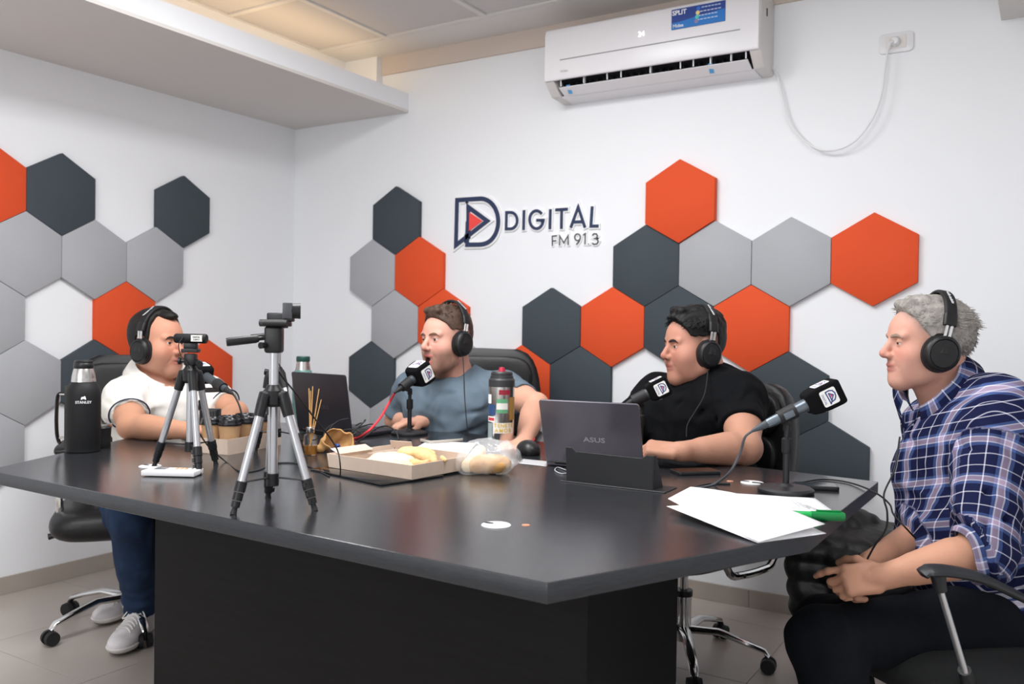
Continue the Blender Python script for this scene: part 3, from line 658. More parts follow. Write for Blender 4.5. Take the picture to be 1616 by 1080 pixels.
# ---------------------------------------------------------------- microphones
M_foam = mat('black_foam', '#0e0e10', .95, spec=.15, bump=.5, bscale=900); M_mic = mat('gunmetal', '#6b747c', .32, metal=.7); M_sleeve = mat('dark_grey_rubber', '#3b4247', .5)
M_stk = mat('sticker_white', '#ecebe8', .4); M_snavy = mat('print_navy', '#2b3f78', .4); M_sred = mat('print_red', '#d0405a', .4)
M_screen_stand = mat('stand_black', '#1b1c1f', .45)
def dlogo(parent, M, s):
    def rr_(pts, w, m, nm):
        mb = MB(); P = [np.array(q) for q in pts]
        for k, (a, b) in enumerate(zip(P[:-1], P[1:])):
            d = b-a; L = np.linalg.norm(d); n = np.array((-d[1], d[0]))/L*w/2; e = d/L*w*.3
            mb.prism([tuple(x) for x in (a+n-e, a-n-e, b-n+e, b+n+e)], .0, .0003+.00001*k, M @ Matrix.Scale(s, 4))
        obj(nm, mb, m, parent, smooth=False)
    rr_([(-.24, -.62), (-.30, .40), (.02, .42), (.26, .32), (.38, .08), (.34, -.2), (.18, -.42), (-.05, -.48), (-.08, -.48), (-.10, .22), (.20, -.02), (-.24, -.62)], .10, M_snavy, 'sticker_logo')
    mb = MB(); mb.prism([(-.03, .12), (-.03, -.18), (.13, -.02)], 0, .0005, M @ Matrix.Scale(s, 4)); obj('sticker_triangle', mb, M_sred, parent, smooth=False)
def microphone(label, slabel, base, cube, tail, pole_at=.35, cw=.056, cl=.085, roll_up=UP, print_=True, grey=False, pole_top=None):
    base = Vector(base); cube = Vector(cube); tail = Vector(tail)
    st = thing('microphone_stand', slabel, 'microphone stand', base, 0, 'table microphone stands')
    obj('base', MB().lathe([(0, 0), (.064, 0), (.066, .003), (.066, .008), (.060, .0125), (.02, .016), (.012, .022), (0, .022)], n=48), M_screen_stand, st, angle=.5)
    ax = (cube-tail).normalized(); hold = tail+(cube-tail)*pole_at
    if pole_top is None: pole_top = hold
    top = Vector((base.x, base.y, hold.z-.028)); H = top.z-base.z
    obj('pole', MB().tube([(0, 0, .015), (0, 0, H*.62)], .0078, 14), M_screen_stand, st)
    obj('clutch', MB().tube([(0, 0, H*.58), (0, 0, H*.61), (0, 0, H*.80), (0, 0, H*.82)], [.009, .0118, .0118, .008], 14), M_rubber, st)
    obj('upper_pole', MB().tube([(0, 0, H*.8), (0, 0, H)], .0062, 12), M_screen_stand, st)
    hh = hold-base; k = MB(); k.tube([(0, 0, H-.012), (0, 0, H+.004), hh-ax*.004-UP*.012], [.009, .009, .008], 10); obj('swivel', k, M_rubber, st)
    k = MB(); k.tube([hh-ax*.022, hh+ax*.022], [.0165, .0185], 18); obj('clip', k, M_rubber, st)
    m = thing('microphone', label, 'microphone', hold, 0, 'handheld microphones with branded flags'); T_ = tail-hold; C_ = cube-hold; Lh = (C_-T_).length
    obj('handle', MB().tube([T_+ax*.035, T_+ax*.037, C_-ax*(cl*.5+.02), C_-ax*(cl*.5-.01)], [.0105, .0112, .0150, .0165], 22), M_mic if grey else M_sleeve, m)
    obj('connector', MB().tube([T_-ax*.006, T_+ax*.004, T_+ax*.02, T_+ax*.036], [.0035, .0055, .0090, .0098], 16), M_sleeve if grey else M_rubber, m)
    side = ax.cross(roll_up).normalized(); upv = side.cross(ax).normalized()
    b = MB(); prof = [(-.5, .84), (-.32, .96), (0, 1.04), (.34, 1.04), (.5, 1.0)]
    vs, fs = [], []
    for t_, s_ in prof:
        for (su, sv) in ((-1, -1), (1, -1), (1, 1), (-1, 1)): vs.append(C_+ax*cl*t_+side*su*cw/2*s_+upv*sv*cw/2*s_)
    for i in range(len(prof)-1):
        for j in range(4): fs.append((i*4+j, i*4+(j+1) % 4, i*4+4+(j+1) % 4, i*4+4+j))
    fs += [(3, 2, 1, 0), tuple(range(len(prof)*4-4, len(prof)*4))]; b.add(vs, fs)
    w = obj('foam_flag', b, M_foam, m, bevel=.0065, seg=4, angle=.9)
    for nrm, tx in ((side, ax), (-side, ax), (upv, ax), (-upv, ax)):
        tx_ = ax if nrm.dot(side) or True else ax
        ty = nrm.cross(tx_); F_ = frame(C_+nrm*(cw/2*1.030)+ax*.006, tx_, ty)
        obj('sticker', MB().prism(rrect(cw*.66, cw*.66, .005), 0, .0007, F_), M_stk, w)
        # logo upright along the handle direction's normal, as on the flags
        dlogo(w, F_ @ Matrix.Translation((.004, .002, .0008)), cw*.50)
        text('sticker_print', 'DIGITAL', .0072, mat('print_greyblue', '#8f96b4', .5), w, F_ @ Matrix.Translation((-cw*.235, -.001, .0008)) @ Matrix.Rotation(-math.pi/2, 4, 'Z'), depth=.0002, bold=.0002)
    if grey:
        k = MB(); k.box((0, 0, 0), (.026, .016, .004), M=frame(hold-hold+side*.0185, ax, upv)); obj('switch_plate', k, M_mic, m, bevel=.002, seg=2)
    return m
b4 = zt(1240, 777)
m4t, m4c = at_depth(1190, 679, 2.10), at_depth(1298, 627, 2.10)
microphone('grey microphone with black foam flag nearest the plaid shirt man', 'black microphone stand at the right table corner by the papers', b4, m4c, m4t, .48, cw=.060, cl=.088, grey=True)
b3 = Vector(at_depth(1011, 700, 2.67)); b3.z = ZT
microphone('black microphone in front of the black shirt man\'s mouth', 'black microphone stand hidden behind the silver laptop lid', b3, at_depth(1038, 614, 2.60), at_depth(985, 640, 2.60), .45, cw=.056, cl=.066)
b2 = zt(646, 686)+Vector((0, 0, 0))
d2 = float(np.dot(np.array(b2)-CO, CF))
microphone('black microphone with red cable in front of the teal shirt man\'s chin', 'black microphone stand on the table by the teal shirt man\'s hand', b2, at_depth(662, 591, d2-.02), at_depth(624, 619, d2-.10), .42, cw=.074, cl=.070)
b1 = Vector(at_depth(318, 680, 2.98)); b1.z = ZT
microphone('black microphone pointing at the white shirt man behind the left tripod', 'black microphone stand behind the coffee cups near the white shirt man', b1, at_depth(318, 590, 2.95), at_depth(366, 621, 2.83), .38, cw=.062, cl=.066)
# ---------------------------------------------------------------- laptops
M_lapd = mat('dark_laptop', '#34333a', .33, metal=.35); M_laps = mat('gunmetal_laptop', '#69666e', .30, metal=.55, var=.03, vscale=3); M_scr = mat('laptop_screen', '#0b0c10', .1)
def laptop(label, hl_, hr_, H, lean, base_d, m, deck, mark=None, group='laptops'):
    # hinge left/right as seen from behind the lid; the lid leans back towards the viewer, the deck goes away
    hl_ = Vector(hl_); hr_ = Vector(hr_); ex = (hr_-hl_); w = ex.length; ex.normalize(); ey = UP.cross(ex); c = (hl_+hr_)/2
    t = thing('laptop', label, 'laptop', (c.x, c.y, ZT), math.atan2(ex.y, ex.x), None)
    dk = obj('deck', MB().box((0, base_d/2, .009), (w, base_d, .014)), deck, t, bevel=.003, seg=2)
    obj('keyboard', MB().box((0, base_d*.36, .0163), (w*.86, base_d*.48, .001)), M_scr, dk)
    for r_ in range(5):
        for k_ in range(14):
            pass
    keys = MB()
    for r_ in range(5):
        for k_ in range(14): keys.box((w*(-.41+.063*k_), base_d*(.16+.1*r_), .0174), (w*.054, base_d*.082, .0016))
    tag(obj('keys', keys, M_black, dk), kind='stuff')
    obj('touchpad', MB().box((0, base_d*.80, .0164), (w*.32, base_d*.26, .0006)), m, dk, bevel=.0002, seg=1)
    a = lean; up_ = Vector((0, -math.sin(a), math.cos(a))); nb = Vector((0, -math.cos(a), -math.sin(a)))
    F_ = frame((0, 0, .014), (1, 0, 0), up_)   # local z = ex x up = outward/back
    ld = obj('lid', MB().prism([(x_, y_+H/2) for x_, y_ in rrect(w, H, .008)], -.003, .003, F_), m, t, bevel=.001, seg=1)
    obj('display', MB().prism([(x_, y_+H/2) for x_, y_ in rrect(w*.95, H*.92, .003)], -.0038, -.003, F_), M_scr, ld)
    hb = MB(); hb.tube([(-w*.4, 0, .013), (w*.4, 0, .013)], .0055, 10); obj('hinge', hb, M_black, t)
    if mark: text('maker_mark', mark[0], mark[1], mark[2], ld, F_ @ Matrix.Translation((mark[3]*w, mark[4]*H, .0032)), bold=.0003, sx=1.35)
    return t
laptop('silver grey laptop with its lid towards the camera, before the black shirt man', zt(862, 735), zt(1016, 747), .190, .36, .17, M_laps, M_laps, ('ASUS', .020, mat('mark_grey', '#a9a7ad', .3, metal=.6), .03, .40))
laptop('black laptop with its lid towards the camera, before the teal shirt man', zt(471, 682), zt(556, 693), .208, .16, .215, M_lapd, M_lapd, ('ASUS', .018, mat('mark_dark', '#4f4d55', .3, metal=.6), .05, .42))
# ================================================================ distance-field modelling kit for bodies, cloth and bread
f4 = np.float32
def A3(v): return np.array(v, dtype=f4)
def smin(a, b, k):
    if k <= 0: return np.minimum(a, b)
    h = np.maximum(k-np.abs(a-b), 0)/k
    return np.minimum(a, b)-h*h*k*.25
def smax(a, b, k): return -smin(-a, -b, k)
def norm(v): return np.sqrt(v[..., 0]**2+v[..., 1]**2+v[..., 2]**2)
def S(c, r):
    c = A3(c); return lambda P: norm(P-c)-f4(r)
def Cp(a, b, ra, rb=None):
    a = A3(a); b = A3(b); ra = f4(ra); rb = ra if rb is None else f4(rb); ab = b-a; L = f4(max(float(ab @ ab), 1e-9))
    def fn(P):
        q = P-a; t = np.clip((q @ ab)/L, 0, 1); return norm(q-t[..., None]*ab)-(ra+(rb-ra)*t)
    return fn
def El(c, r, Rm=None):   # Rm rows = local axes in world space
    c = A3(c); r = A3(r); Rm = None if Rm is None else A3(Rm)
    def fn(P):
        q = P-c
        if Rm is not None: q = q @ Rm.T
        k0 = norm(q/r); k1 = norm(q/(r*r)); return k0*(k0-1)/np.maximum(k1, 1e-6)
    return fn
def Bx(c, h, r, Rm=None):
    c = A3(c); h = A3(h)-f4(r); Rm = None if Rm is None else A3(Rm)
    def fn(P):
        q = P-c
        if Rm is not None: q = q @ Rm.T
        q = np.abs(q)-h; return norm(np.maximum(q, 0))+np.minimum(q.max(-1), 0)-f4(r)
    return fn
def Pl(p, n):   # negative side: where (P-p).n < 0
    p = A3(p); n = A3(n); n = n/np.linalg.norm(n); return lambda P: (P-p) @ n
def U(fs, k=.01):
    def fn(P):
        d = fs[0](P)
        for g in fs[1:]: d = smin(d, g(P), f4(k))
        return d
    return fn
def Sub(a, b, k=.005): return lambda P: smax(a(P), -b(P), f4(k))
def Int(a, b, k=.005): return lambda P: smax(a(P), b(P), f4(k))
def Off(a, o): return lambda P: a(P)-f4(o)
def Near(a, c, r, far=.3):   # evaluate only near c, elsewhere a distance bound
    c = A3(c)
    def fn(P):
        d = norm(P-c)-f4(r); m = d < 0.02; out = np.maximum(d, .02)+f4(.03)
        if m.any(): out[m] = a(P[m])
        return out
    return fn
_W = np.random.RandomState(3).normal(size=(24, 3)).astype(f4); _PH = np.random.RandomState(4).uniform(0, 6.28, 24).astype(f4)
def wob(P, s, n=6, o=0):
    out = 0
    for i in range(n):
        w = _W[(i+o) % 24]; out = out+np.sin(P @ (w*f4(s)) + _PH[(i+o) % 24]+1.3*np.sin(P @ (_W[(i+o+7) % 24]*f4(s*.7))))
    return out/n
def nets(fn, lo, hi, h, B=8):
    lo = np.array(lo, float); n = np.maximum(np.ceil((np.array(hi)-lo)/h/B).astype(int), 1)
    N = n*B+1
    g = np.stack(np.meshgrid(*[np.arange(k) for k in n], indexing='ij'), -1).reshape(-1, 3)
    cen = (lo+(g*B+B/2)*h).astype(f4); dc = fn(cen)
    G = np.empty(N, f4); G.fill(1)
    # sign of the empty blocks
    Gb = G[:-1, :-1, :-1].reshape(n[0], B, n[1], B, n[2], B)
    Gb[:] = np.where(dc.reshape(n) < 0, -1, 1)[:, None, :, None, :, None]
    act = g[np.abs(dc) < B*h*.87*1.25+.004]
    off = np.stack(np.meshgrid(*[np.arange(B+1)]*3, indexing='ij'), -1).reshape(-1, 3)
    for s in range(0, len(act), 600):
        a = act[s:s+600]; idx = (a[:, None, :]*B+off[None]).reshape(-1, 3)
        P = (lo+idx*h).astype(f4); G[idx[:, 0], idx[:, 1], idx[:, 2]] = fn(P)
    neg = G < 0; acc = {}
    cells = []; pts = []; edges = []
    for ax in range(3):
        sl0 = [slice(None)]*3; sl1 = [slice(None)]*3; sl0[ax] = slice(0, -1); sl1[ax] = slice(1, None)
        e = np.argwhere(neg[tuple(sl0)] != neg[tuple(sl1)])
        if not len(e): continue
        e1 = e.copy(); e1[:, ax] += 1
        v0 = G[e[:, 0], e[:, 1], e[:, 2]]; v1 = G[e1[:, 0], e1[:, 1], e1[:, 2]]; t = v0/(v0-v1)
        p = e.astype(float); p[:, ax] += t; b, c = [k for k in range(3) if k != ax]
        ok = (e[:, b] > 0) & (e[:, c] > 0) & (e[:, b] < N[b]-1) & (e[:, c] < N[c]-1)
        e, p, v0 = e[ok], p[ok], v0[ok]; quad = []
        for db, dc_ in ((-1, -1), (0, -1), (0, 0), (-1, 0)):
            q = e.copy(); q[:, b] += db; q[:, c] += dc_; key = (q[:, 0]*N[1]+q[:, 1])*N[2]+q[:, 2]; quad.append(key); cells.append(key); pts.append(p)
        quad = np.stack(quad, 1); flip = (v0 < 0) ^ (ax == 1)
        quad[~flip] = quad[~flip][:, ::-1]; edges.append(quad)
    key = np.concatenate(cells); pp = np.concatenate(pts); u, inv = np.unique(key, return_inverse=True); inv = inv.ravel()
    cnt = np.bincount(inv); V = np.stack([np.bincount(inv, pp[:, k])/cnt for k in range(3)], 1)
    Q = np.searchsorted(u, np.concatenate(edges)); return lo+V*h, Q
def mesh_np(name, V, Q, m, parent=None, col=None, uv=None, smooth=True):
    me = bpy.data.meshes.new(name); me.vertices.add(len(V)); me.vertices.foreach_set('co', V.astype(f4).ravel())
    me.loops.add(Q.size); me.loops.foreach_set('vertex_index', Q.astype(np.int32).ravel())
    me.polygons.add(len(Q)); me.polygons.foreach_set('loop_start', np.arange(0, Q.size, Q.shape[1], dtype=np.int32)); me.polygons.foreach_set('loop_total', np.full(len(Q), Q.shape[1], np.int32))
    me.update(calc_edges=True); me.validate()
    if smooth: me.polygons.foreach_set('use_smooth', np.ones(len(me.polygons), bool))
    for x in (m if isinstance(m, (list, tuple)) else [m]): me.materials.append(x)
    if col is not None:
        at = me.color_attributes.new('tint', 'FLOAT_COLOR', 'POINT'); at.data.foreach_set('color', np.concatenate([col, np.ones((len(col), 1))], 1).astype(f4).ravel())
    if uv is not None:
        ul = me.uv_layers.new(name='weave'); ul.data.foreach_set('uv', uv[Q.ravel()].astype(f4).ravel())
    o = bpy.data.objects.new(name, me); SC.collection.objects.link(o)
    if parent is not None: o.parent = parent; me.transform(root_matrix(parent).inverted())
    return o
def sdf_obj(name, fn, lo, hi, h, m, parent=None, colfn=None, uvfn=None, relax=0):
    V, Q = nets(fn, lo, hi, h)
    for _ in range(relax):
        a = np.concatenate([Q[:, [0, 1]], Q[:, [1, 2]], Q[:, [2, 3]], Q[:, [3, 0]]]); s = np.zeros_like(V); n = np.bincount(a.ravel(), minlength=len(V))
        for k in range(3): s[:, k] = np.bincount(a[:, 0], V[a[:, 1], k], len(V))+np.bincount(a[:, 1], V[a[:, 0], k], len(V))
        V = V*.4+.6*s/np.maximum(n, 1)[:, None]
    return mesh_np(name, V, Q, m, parent, colfn(V.astype(f4)) if colfn else None, uvfn(V.astype(f4)) if uvfn else None)
def tint_mat(name, rough=.5, spec=.4, sss=.0, bump=0., bscale=300, coat=0, sheen=0):
    m = mat(name, '#ffffff', rough, spec=spec, sss=sss, bump=bump, bscale=bscale, coat=coat, sheen=sheen)
    nt = m.node_tree; b = nt.nodes['Principled BSDF']; a = nt.nodes.new('ShaderNodeAttribute'); a.attribute_name = 'tint'
    nt.links.new(a.outputs['Color'], b.inputs['Base Color']); return m
# ================================================================ people
M_skin = tint_mat('skin', .55, .30, sss=.06, bump=.22, bscale=330)
M_eye = mat('eye_white', '#c9c0ba', .15, spec=.6); M_iris = mat('iris_brown', '#2c1d15', .12, spec=.7)
def V3(v): return np.array(v, float)
def unit(v): v = V3(v); return v/np.linalg.norm(v)
RVn, FVn, UPn = V3(RV), V3(FV), V3((0, 0, 1))
def dirv(r, f, u=0): return unit(RVn*r+FVn*f+UPn*u)
class Head:
    def __init__(s, pos, fwd, up, sc=1.0, sx=1.0):
        s.e = np.array((sx, 1, 1.0))
        s.o = V3(pos); s.x = unit(fwd); s.z = V3(up); s.y = unit(np.cross(s.z, s.x)); s.z = unit(np.cross(s.x, s.y)); s.s = sc
        s.R = np.stack([s.x, s.y, s.z])
    def w(s, p): return s.o+((V3(p)*s.e) @ s.R)*s.s
    def loc(s, P): return ((P-A3(s.o)) @ A3(s.R).T)/A3(s.e*s.s)
    def mat4(s): return Matrix([[s.x[i]*s.s*s.e[0], s.y[i]*s.s, s.z[i]*s.s, s.o[i]] for i in range(3)]+[[0, 0, 0, 1]])
def head_fn(o):
    """distance in the head's own unit frame; o = options"""
    j = o.get('jaw', 1.0); open_ = o.get('open', 0); fat = o.get('fat', 0.0); ns = o.get('nose', 1.0)
    base = U([El((-.014, 0, .028), (.096, .075, .090)), El((.028, 0, -.028), (.058+fat*.2, .057+fat*.6, .086)), El((.045, 0, .035), (.038, .052, .045)),
              Cp((.005, .045+fat, -.070), (.062, .014, -.100), .020+fat*.6, .020), Cp((.005, -.045-fat, -.070), (.062, -.014, -.100), .020+fat*.6, .020),
              S((.064, 0, -.100), .0225*j), S((.047, .034+fat*.6, -.030), .030+fat*.5), S((.047, -.034-fat*.6, -.030), .030+fat*.5), El((.058, 0, -.060), (.030, .030, .030)),
              El((.030, .036+fat*.8, -.060), (.040, .020, .042)), El((.030, -.036-fat*.8, -.060), (.040, .020, .042))], .026)
    feat = [Cp((.079, .016, .021), (.072, .046, .021), .0085, .008), Cp((.079, -.016, .021), (.072, -.046, .021), .0085, .008)]
    def fn(P):
        d = base(P)
        for g in feat: d = smin(d, g(P), f4(.012))
        for s in (1, -1): d = smax(d, -S((.0925, s*.031, .003), .0155)(P), f4(.010))
        no = U([Cp((.082, 0, .014), (.106*ns, 0, -.024), .0075, .0100), S((.1045*ns, 0, -.029), .0112), S((.095, .0115, -.033), .0080), S((.095, -.0115, -.033), .0080)], .007)
        d = smin(d, no(P), f4(.007))
        d = smax(d, -Cp((.0985, .006, -.0415), (.102, .007, -.037), .0025)(P), f4(.002)); d = smax(d, -Cp((.0985, -.006, -.0415), (.102, -.007, -.037), .0025)(P), f4(.002))
        zl = -.0705-.014*open_
        d = smin(d, El((.0875, 0, -.0585), (.0085, .022, .0058))(P), f4(.005)); d = smin(d, El((.0845, 0, zl), (.0090, .019, .0066))(P), f4(.005))
        if open_: d = smax(d, -El((.094, 0, -.0665-.006*open_), (.018, .0150, .0045+.0065*open_))(P), f4(.002))
        else: d = smax(d, -El((.0965, 0, -.0645), (.008, .021, .0013))(P), f4(.002))
        for s in (1, -1):
            cr = Cp((.094, s*.019, -.036), (.082, s*.033, -.066), .0001)(P); d = d+f4(.0016)*np.exp(-(cr/f4(.0045))**2)
            cr = Cp((.080, s*.020, -.014), (.074, s*.042, -.016), .0001)(P); d = d+f4(.0011)*np.exp(-(cr/f4(.004))**2)
        for s in (1, -1):   # lids
            lid = S((.0708, s*.031, .003), .0143); cut = Bx((.085, s*.0315, .0022-.002*o.get('squint', 0)), (.012, .0125, .0035-.0016*o.get('squint', .8)), .003)
            d = smin(d, smax(lid(P), -cut(P), f4(.0015)), f4(.003))
            ear = U([El((-.010, s*.077, -.002), (.017, .008, .030)), El((-.012, s*.074, -.026), (.009, .007, .012))], .006); d = smin(d, ear(P), f4(.006))
        return d
    return fn
def head_tint(Hd, o):
    sk = np.array(lin(o['skin'])); lip = np.array(lin(o.get('lip', '#b06a60'))); red = np.array(lin(o.get('red', '#c98070')))
    st = np.array(lin(o.get('stubble', '#6a5548'))); sa = o.get('stub', 0.0); fade = o.get('fade', 0.0); hc = np.array(lin(o.get('fadecol', '#3a302c')))
    def fn(V):
        q = Hd.loc(V); x, y, z = q[:, 0], q[:, 1], q[:, 2]; C = np.tile(sk, (len(V), 1)); near = norm(q) < .22
        def mix(c, m): nonlocal C; m = np.clip(m, 0, 1)[:, None]; C = C*(1-m)+c*m
        sm = lambda v, a, b: np.clip((v-a)/(b-a), 0, 1)
        mott = wob(V, 60, 5)*.5+.5; mix(red, .20*mott*near+.05)
        for s in (1, -1): mix(red, .55*np.exp(-(((x-.07)/.03)**2+((y-s*.038)/.022)**2+((z+.03)/.022)**2)))
        mix(red, .6*np.exp(-(((x-.108)/.02)**2+(y/.018)**2+((z+.028)/.016)**2)))
        for s in (1, -1): mix(sk*.62, .55*np.exp(-(((x-.082)/.02)**2+((y-s*.031)/.016)**2+((z-.001)/.009)**2)))
        zl = -.0705-.014*o.get('open', 0)
        if sa:
            m = sm(x, .000, .03)*sm(-z, .028, .055)*(1-sm(-z, .135, .16)); m = np.maximum(m, sm(x, -.01, .012)*(1-sm(x, .022, .04))*sm(-z, -.02, .01)); mix(st, sa*m*near*(.75+.35*mott))
        if fade: mix(hc, fade*np.clip(sm(z, -.02, .03)*(1-sm(x*.8-z*.6, -.005, .022)), 0, 1)*near)
        l = np.minimum(((x-.09)/.014)**2+(y/.0235)**2+((z+.0585)/.0062)**2, ((x-.087)/.014)**2+(y/.020)**2+((z-zl)/.0072)**2); mix(lip, 1.15-l*.5 if True else l)
        if o.get('open', 0): mix(np.array((.03, .008, .008)), (((x-.082)/.0125)**2+(y/.0155)**2+((z+.0665+.006)/.0115)**2 < 1)*1.0)
        return C
    return fn
def hand_prims(wr, d, n, s=1.0, curl=(.25, .35, .35), spread=1.0, thumb=(.5, .5), side=1, per=None):
    """wrist, direction of the fingers, palm normal (the way the fingers curl)"""
    wr = V3(wr); d = unit(d); n = V3(n); n = unit(n-d*(n @ d)); a = np.cross(d, n)*side   # a points to the thumb
    pr = [Bx(wr+d*.048*s, (.044*s, .040*s, .0135*s), .012*s, np.stack([d, a, n])), Cp(wr-d*.01, wr+d*.03*s, .024*s, .022*s)]
    pr.append(El(wr+d*.030*s+a*.028*s+n*.010*s, (.030*s, .016*s, .015*s), np.stack([d, a, n])))
    Ls = [(.040, .024, .020), (.044, .028, .021), (.041, .026, .020), (.032, .020, .018)]
    for i in range(4):
        off = (.030, .010, -.010, -.029)[i]*s; p = wr+d*(.088-.004*abs(i-1))*s+a*off; sp = (.10, .02, -.06, -.15)[i]*spread; cu = (per[i] if per else curl)
        ang = 0; r = (.0092, .0094, .0090, .0080)[i]*s; dd = unit(d+a*sp); pr.append(S(p+n*-.001, r*1.12))
        for k, L in enumerate(Ls[i]):
            ang += cu[k]; v = dd*math.cos(ang)+n*math.sin(ang); q = p+v*L*s; pr.append(Cp(p, q, r*(1-.07*k), r*(1-.07*(k+1)))); p = q
    p = wr+d*.022*s+a*.030*s+n*.004*s; v = unit(d*.72+a*.75+n*thumb[0]*.6)
    for k, L in enumerate((.040, .032, .025)):
        q = p+v*L*s; pr.append(Cp(p, q, (.0125-.0012*k)*s, (.0112-.0012*k)*s)); p = q; v = unit(v+n*thumb[1]*.35-a*thumb[1]*.5+d*.2)
    return pr, wr+d*.09*s
def torso_prims(F):
    t = F['tf']; l = unit(np.cross(UPn, t)); nb, ch, be, pv = F['nb'], F['ch'], F['be'], F['pv']; g = F.get('g', 0.0); m = F.get('m', 1.0)
    u1 = unit(nb-ch); f1 = unit(t-u1*(t @ u1)); R1 = np.stack([f1, l, u1]); u2 = unit(ch-pv); f2 = unit(t-u2*(t @ u2)); R2 = np.stack([f2, l, u2])
    pr = [El(ch, (.112*m+g*.3, .168*m, .175), R1), El(be+f2*g*.5, (.115+g, .150*m+g*.8, .17), R2), El(pv, (.125+g*.3, .165*m+g*.3, .13), R2)]
    for s, sh in ((1, F['Ls']), (-1, F['Rs'])):
        pr.append(Cp(nb*.8+sh*.2-UPn*.012, sh-UPn*.008, .040, .056*m)); pr.append(Cp(ch*.6+sh*.4-UPn*.02, sh-UPn*.03, .08*m, .062*m))
        pr.append(El(ch+f1*.055+l*s*.075-u1*.0, (.058, .075, .062), R1))
    return pr
def person(F):
    H = Head(F['head'], F['hf'], F.get('hu', (0, 0, 1)), F.get('hs', 1.0), F.get('hx', 1.0)); o = F['face']; m = F.get('m', 1.0); am = F.get('am', m)
    root = thing('person', F['label'], 'person', (float(F['pv'][0]), float(F['pv'][1]), 0.0))
    tp = torso_prims(F); TO = U(tp, .05); hf = head_fn(o)
    headw = Near(lambda P: hf(H.loc(P))*f4(H.s), H.o, .19*H.s)
    neck = [Cp(H.w((-.022, 0, -.045)), F['nb']+UPn*.0, (.054+o.get('neckfat', 0)), (.060+o.get('neckfat', 0))), Cp(H.w((-.035, 0, -.05)), F['nb']-F['tf']*.025, .05, .058)]
    if o.get('neckfat', 0): neck.append(Cp(H.w((.02, 0, -.085)), F['nb']+F['tf']*.01+UPn*.03, .030, .040))
    arms = []; hands = []
    for sd in ('L', 'R'):
        sh, el, wr = F[sd+'s'], F[sd+'e'], F[sd+'w']; arms += [Cp(sh, el, .056*am, .045*am), Cp(el, wr, .046*am, .0275), Cp(el*.72+wr*.28, el*.35+wr*.65, .046*am, .034*am), S(el, .043*am)]
        if sh @ UPn > 0: arms.append(Cp(sh*.8+el*.2, sh*.35+el*.65, .054*am, .052*am))
        hp, hc = hand_prims(wr, **F[sd+'h']); hands.append(Near(U(hp, .0065), hc, .14))
    A_ = U(arms, .012); body0 = U([Off(TO, -.006)]+neck, .035)
    def body(P):
        d = smin(body0(P), headw(P), f4(.014)); d = smin(d, A_(P), f4(.02))
        for h_ in hands: d = smin(d, h_(P), f4(.012))
        return d
    pts = np.array([H.w((0, 0, .13)), H.w((.13, 0, 0)), H.w((-.12, 0, 0)), F['pv'], F['be'], F['Ls'], F['Rs'], F['Le'], F['Re'], F['Lw'], F['Rw'], F['Lw']+unit(F['Lh']['d'])*.12, F['Rw']+unit(F['Rh']['d'])*.12])
    lo, hi = pts.min(0)-.10, pts.max(0)+.10; lo[2] = max(lo[2], F['pv'][2]-.06)
    ht = head_tint(H, o); hb = np.array(lin(o.get('armskin', o['skin'])))
    def ct(V):
        C = ht(V); q = norm(H.loc(V)); far = np.clip((q-.16)/.06, 0, 1)[:, None]; return C*(1-far)+(hb*(1+.06*wob(V, 35, 4)[:, None]))*far
    b = sdf_obj('body', body, lo, hi, F.get('res', .0034), M_skin, root, ct)
    # eyes
    eb = MB(); Mh = H.mat4()
    for s in (1, -1): eb = MB(); eb.ball((.0708, s*.031, .003), .0126, 20, 14, M=Mh); e = obj('eye', eb, M_eye, root, world=True)
    look = o.get('look', (0, 0))
    for s in (1, -1):
        c = np.array((.0708, s*.031, .003)); v = unit((1, look[0], look[1])); q = c+v*.0102; ib = MB(); ib.ball(tuple(q), (.0030, .0064, .0064), 16, 10, M=Mh); obj('iris', ib, M_iris, root, world=True)
    # brows follow the surface of the brow ridge
    def snap(y, z, off):
        x = .14; hfp = hf
        for _ in range(40):
            d = float(hfp(A3([[x, y, z]]))[0]); x -= d*.8
            if abs(d) < 1e-4: break
        return (x+off, y, z)
    for s in (1, -1):
        br = MB(); pl_ = [H.w(snap(s*yy, zz, -.0005)) for yy, zz in ((.011, .0180), (.020, .0210), (.031, .0228), (.041, .0208), (.049, .0150))]
        br.tube(catmull(pl_, 4), [.0020]*3+[.0029]*8+[.0022]*3+[.0013]*3, 8, flat=1.5); obj('eyebrow', br, mat('brow_'+o['browcol'], o['browcol'], .8), root, world=True)
    return root, H, dict(TO=TO, tp=tp, neck=U(neck, .02), arms=A_, hf=hf, lo=lo, hi=hi)
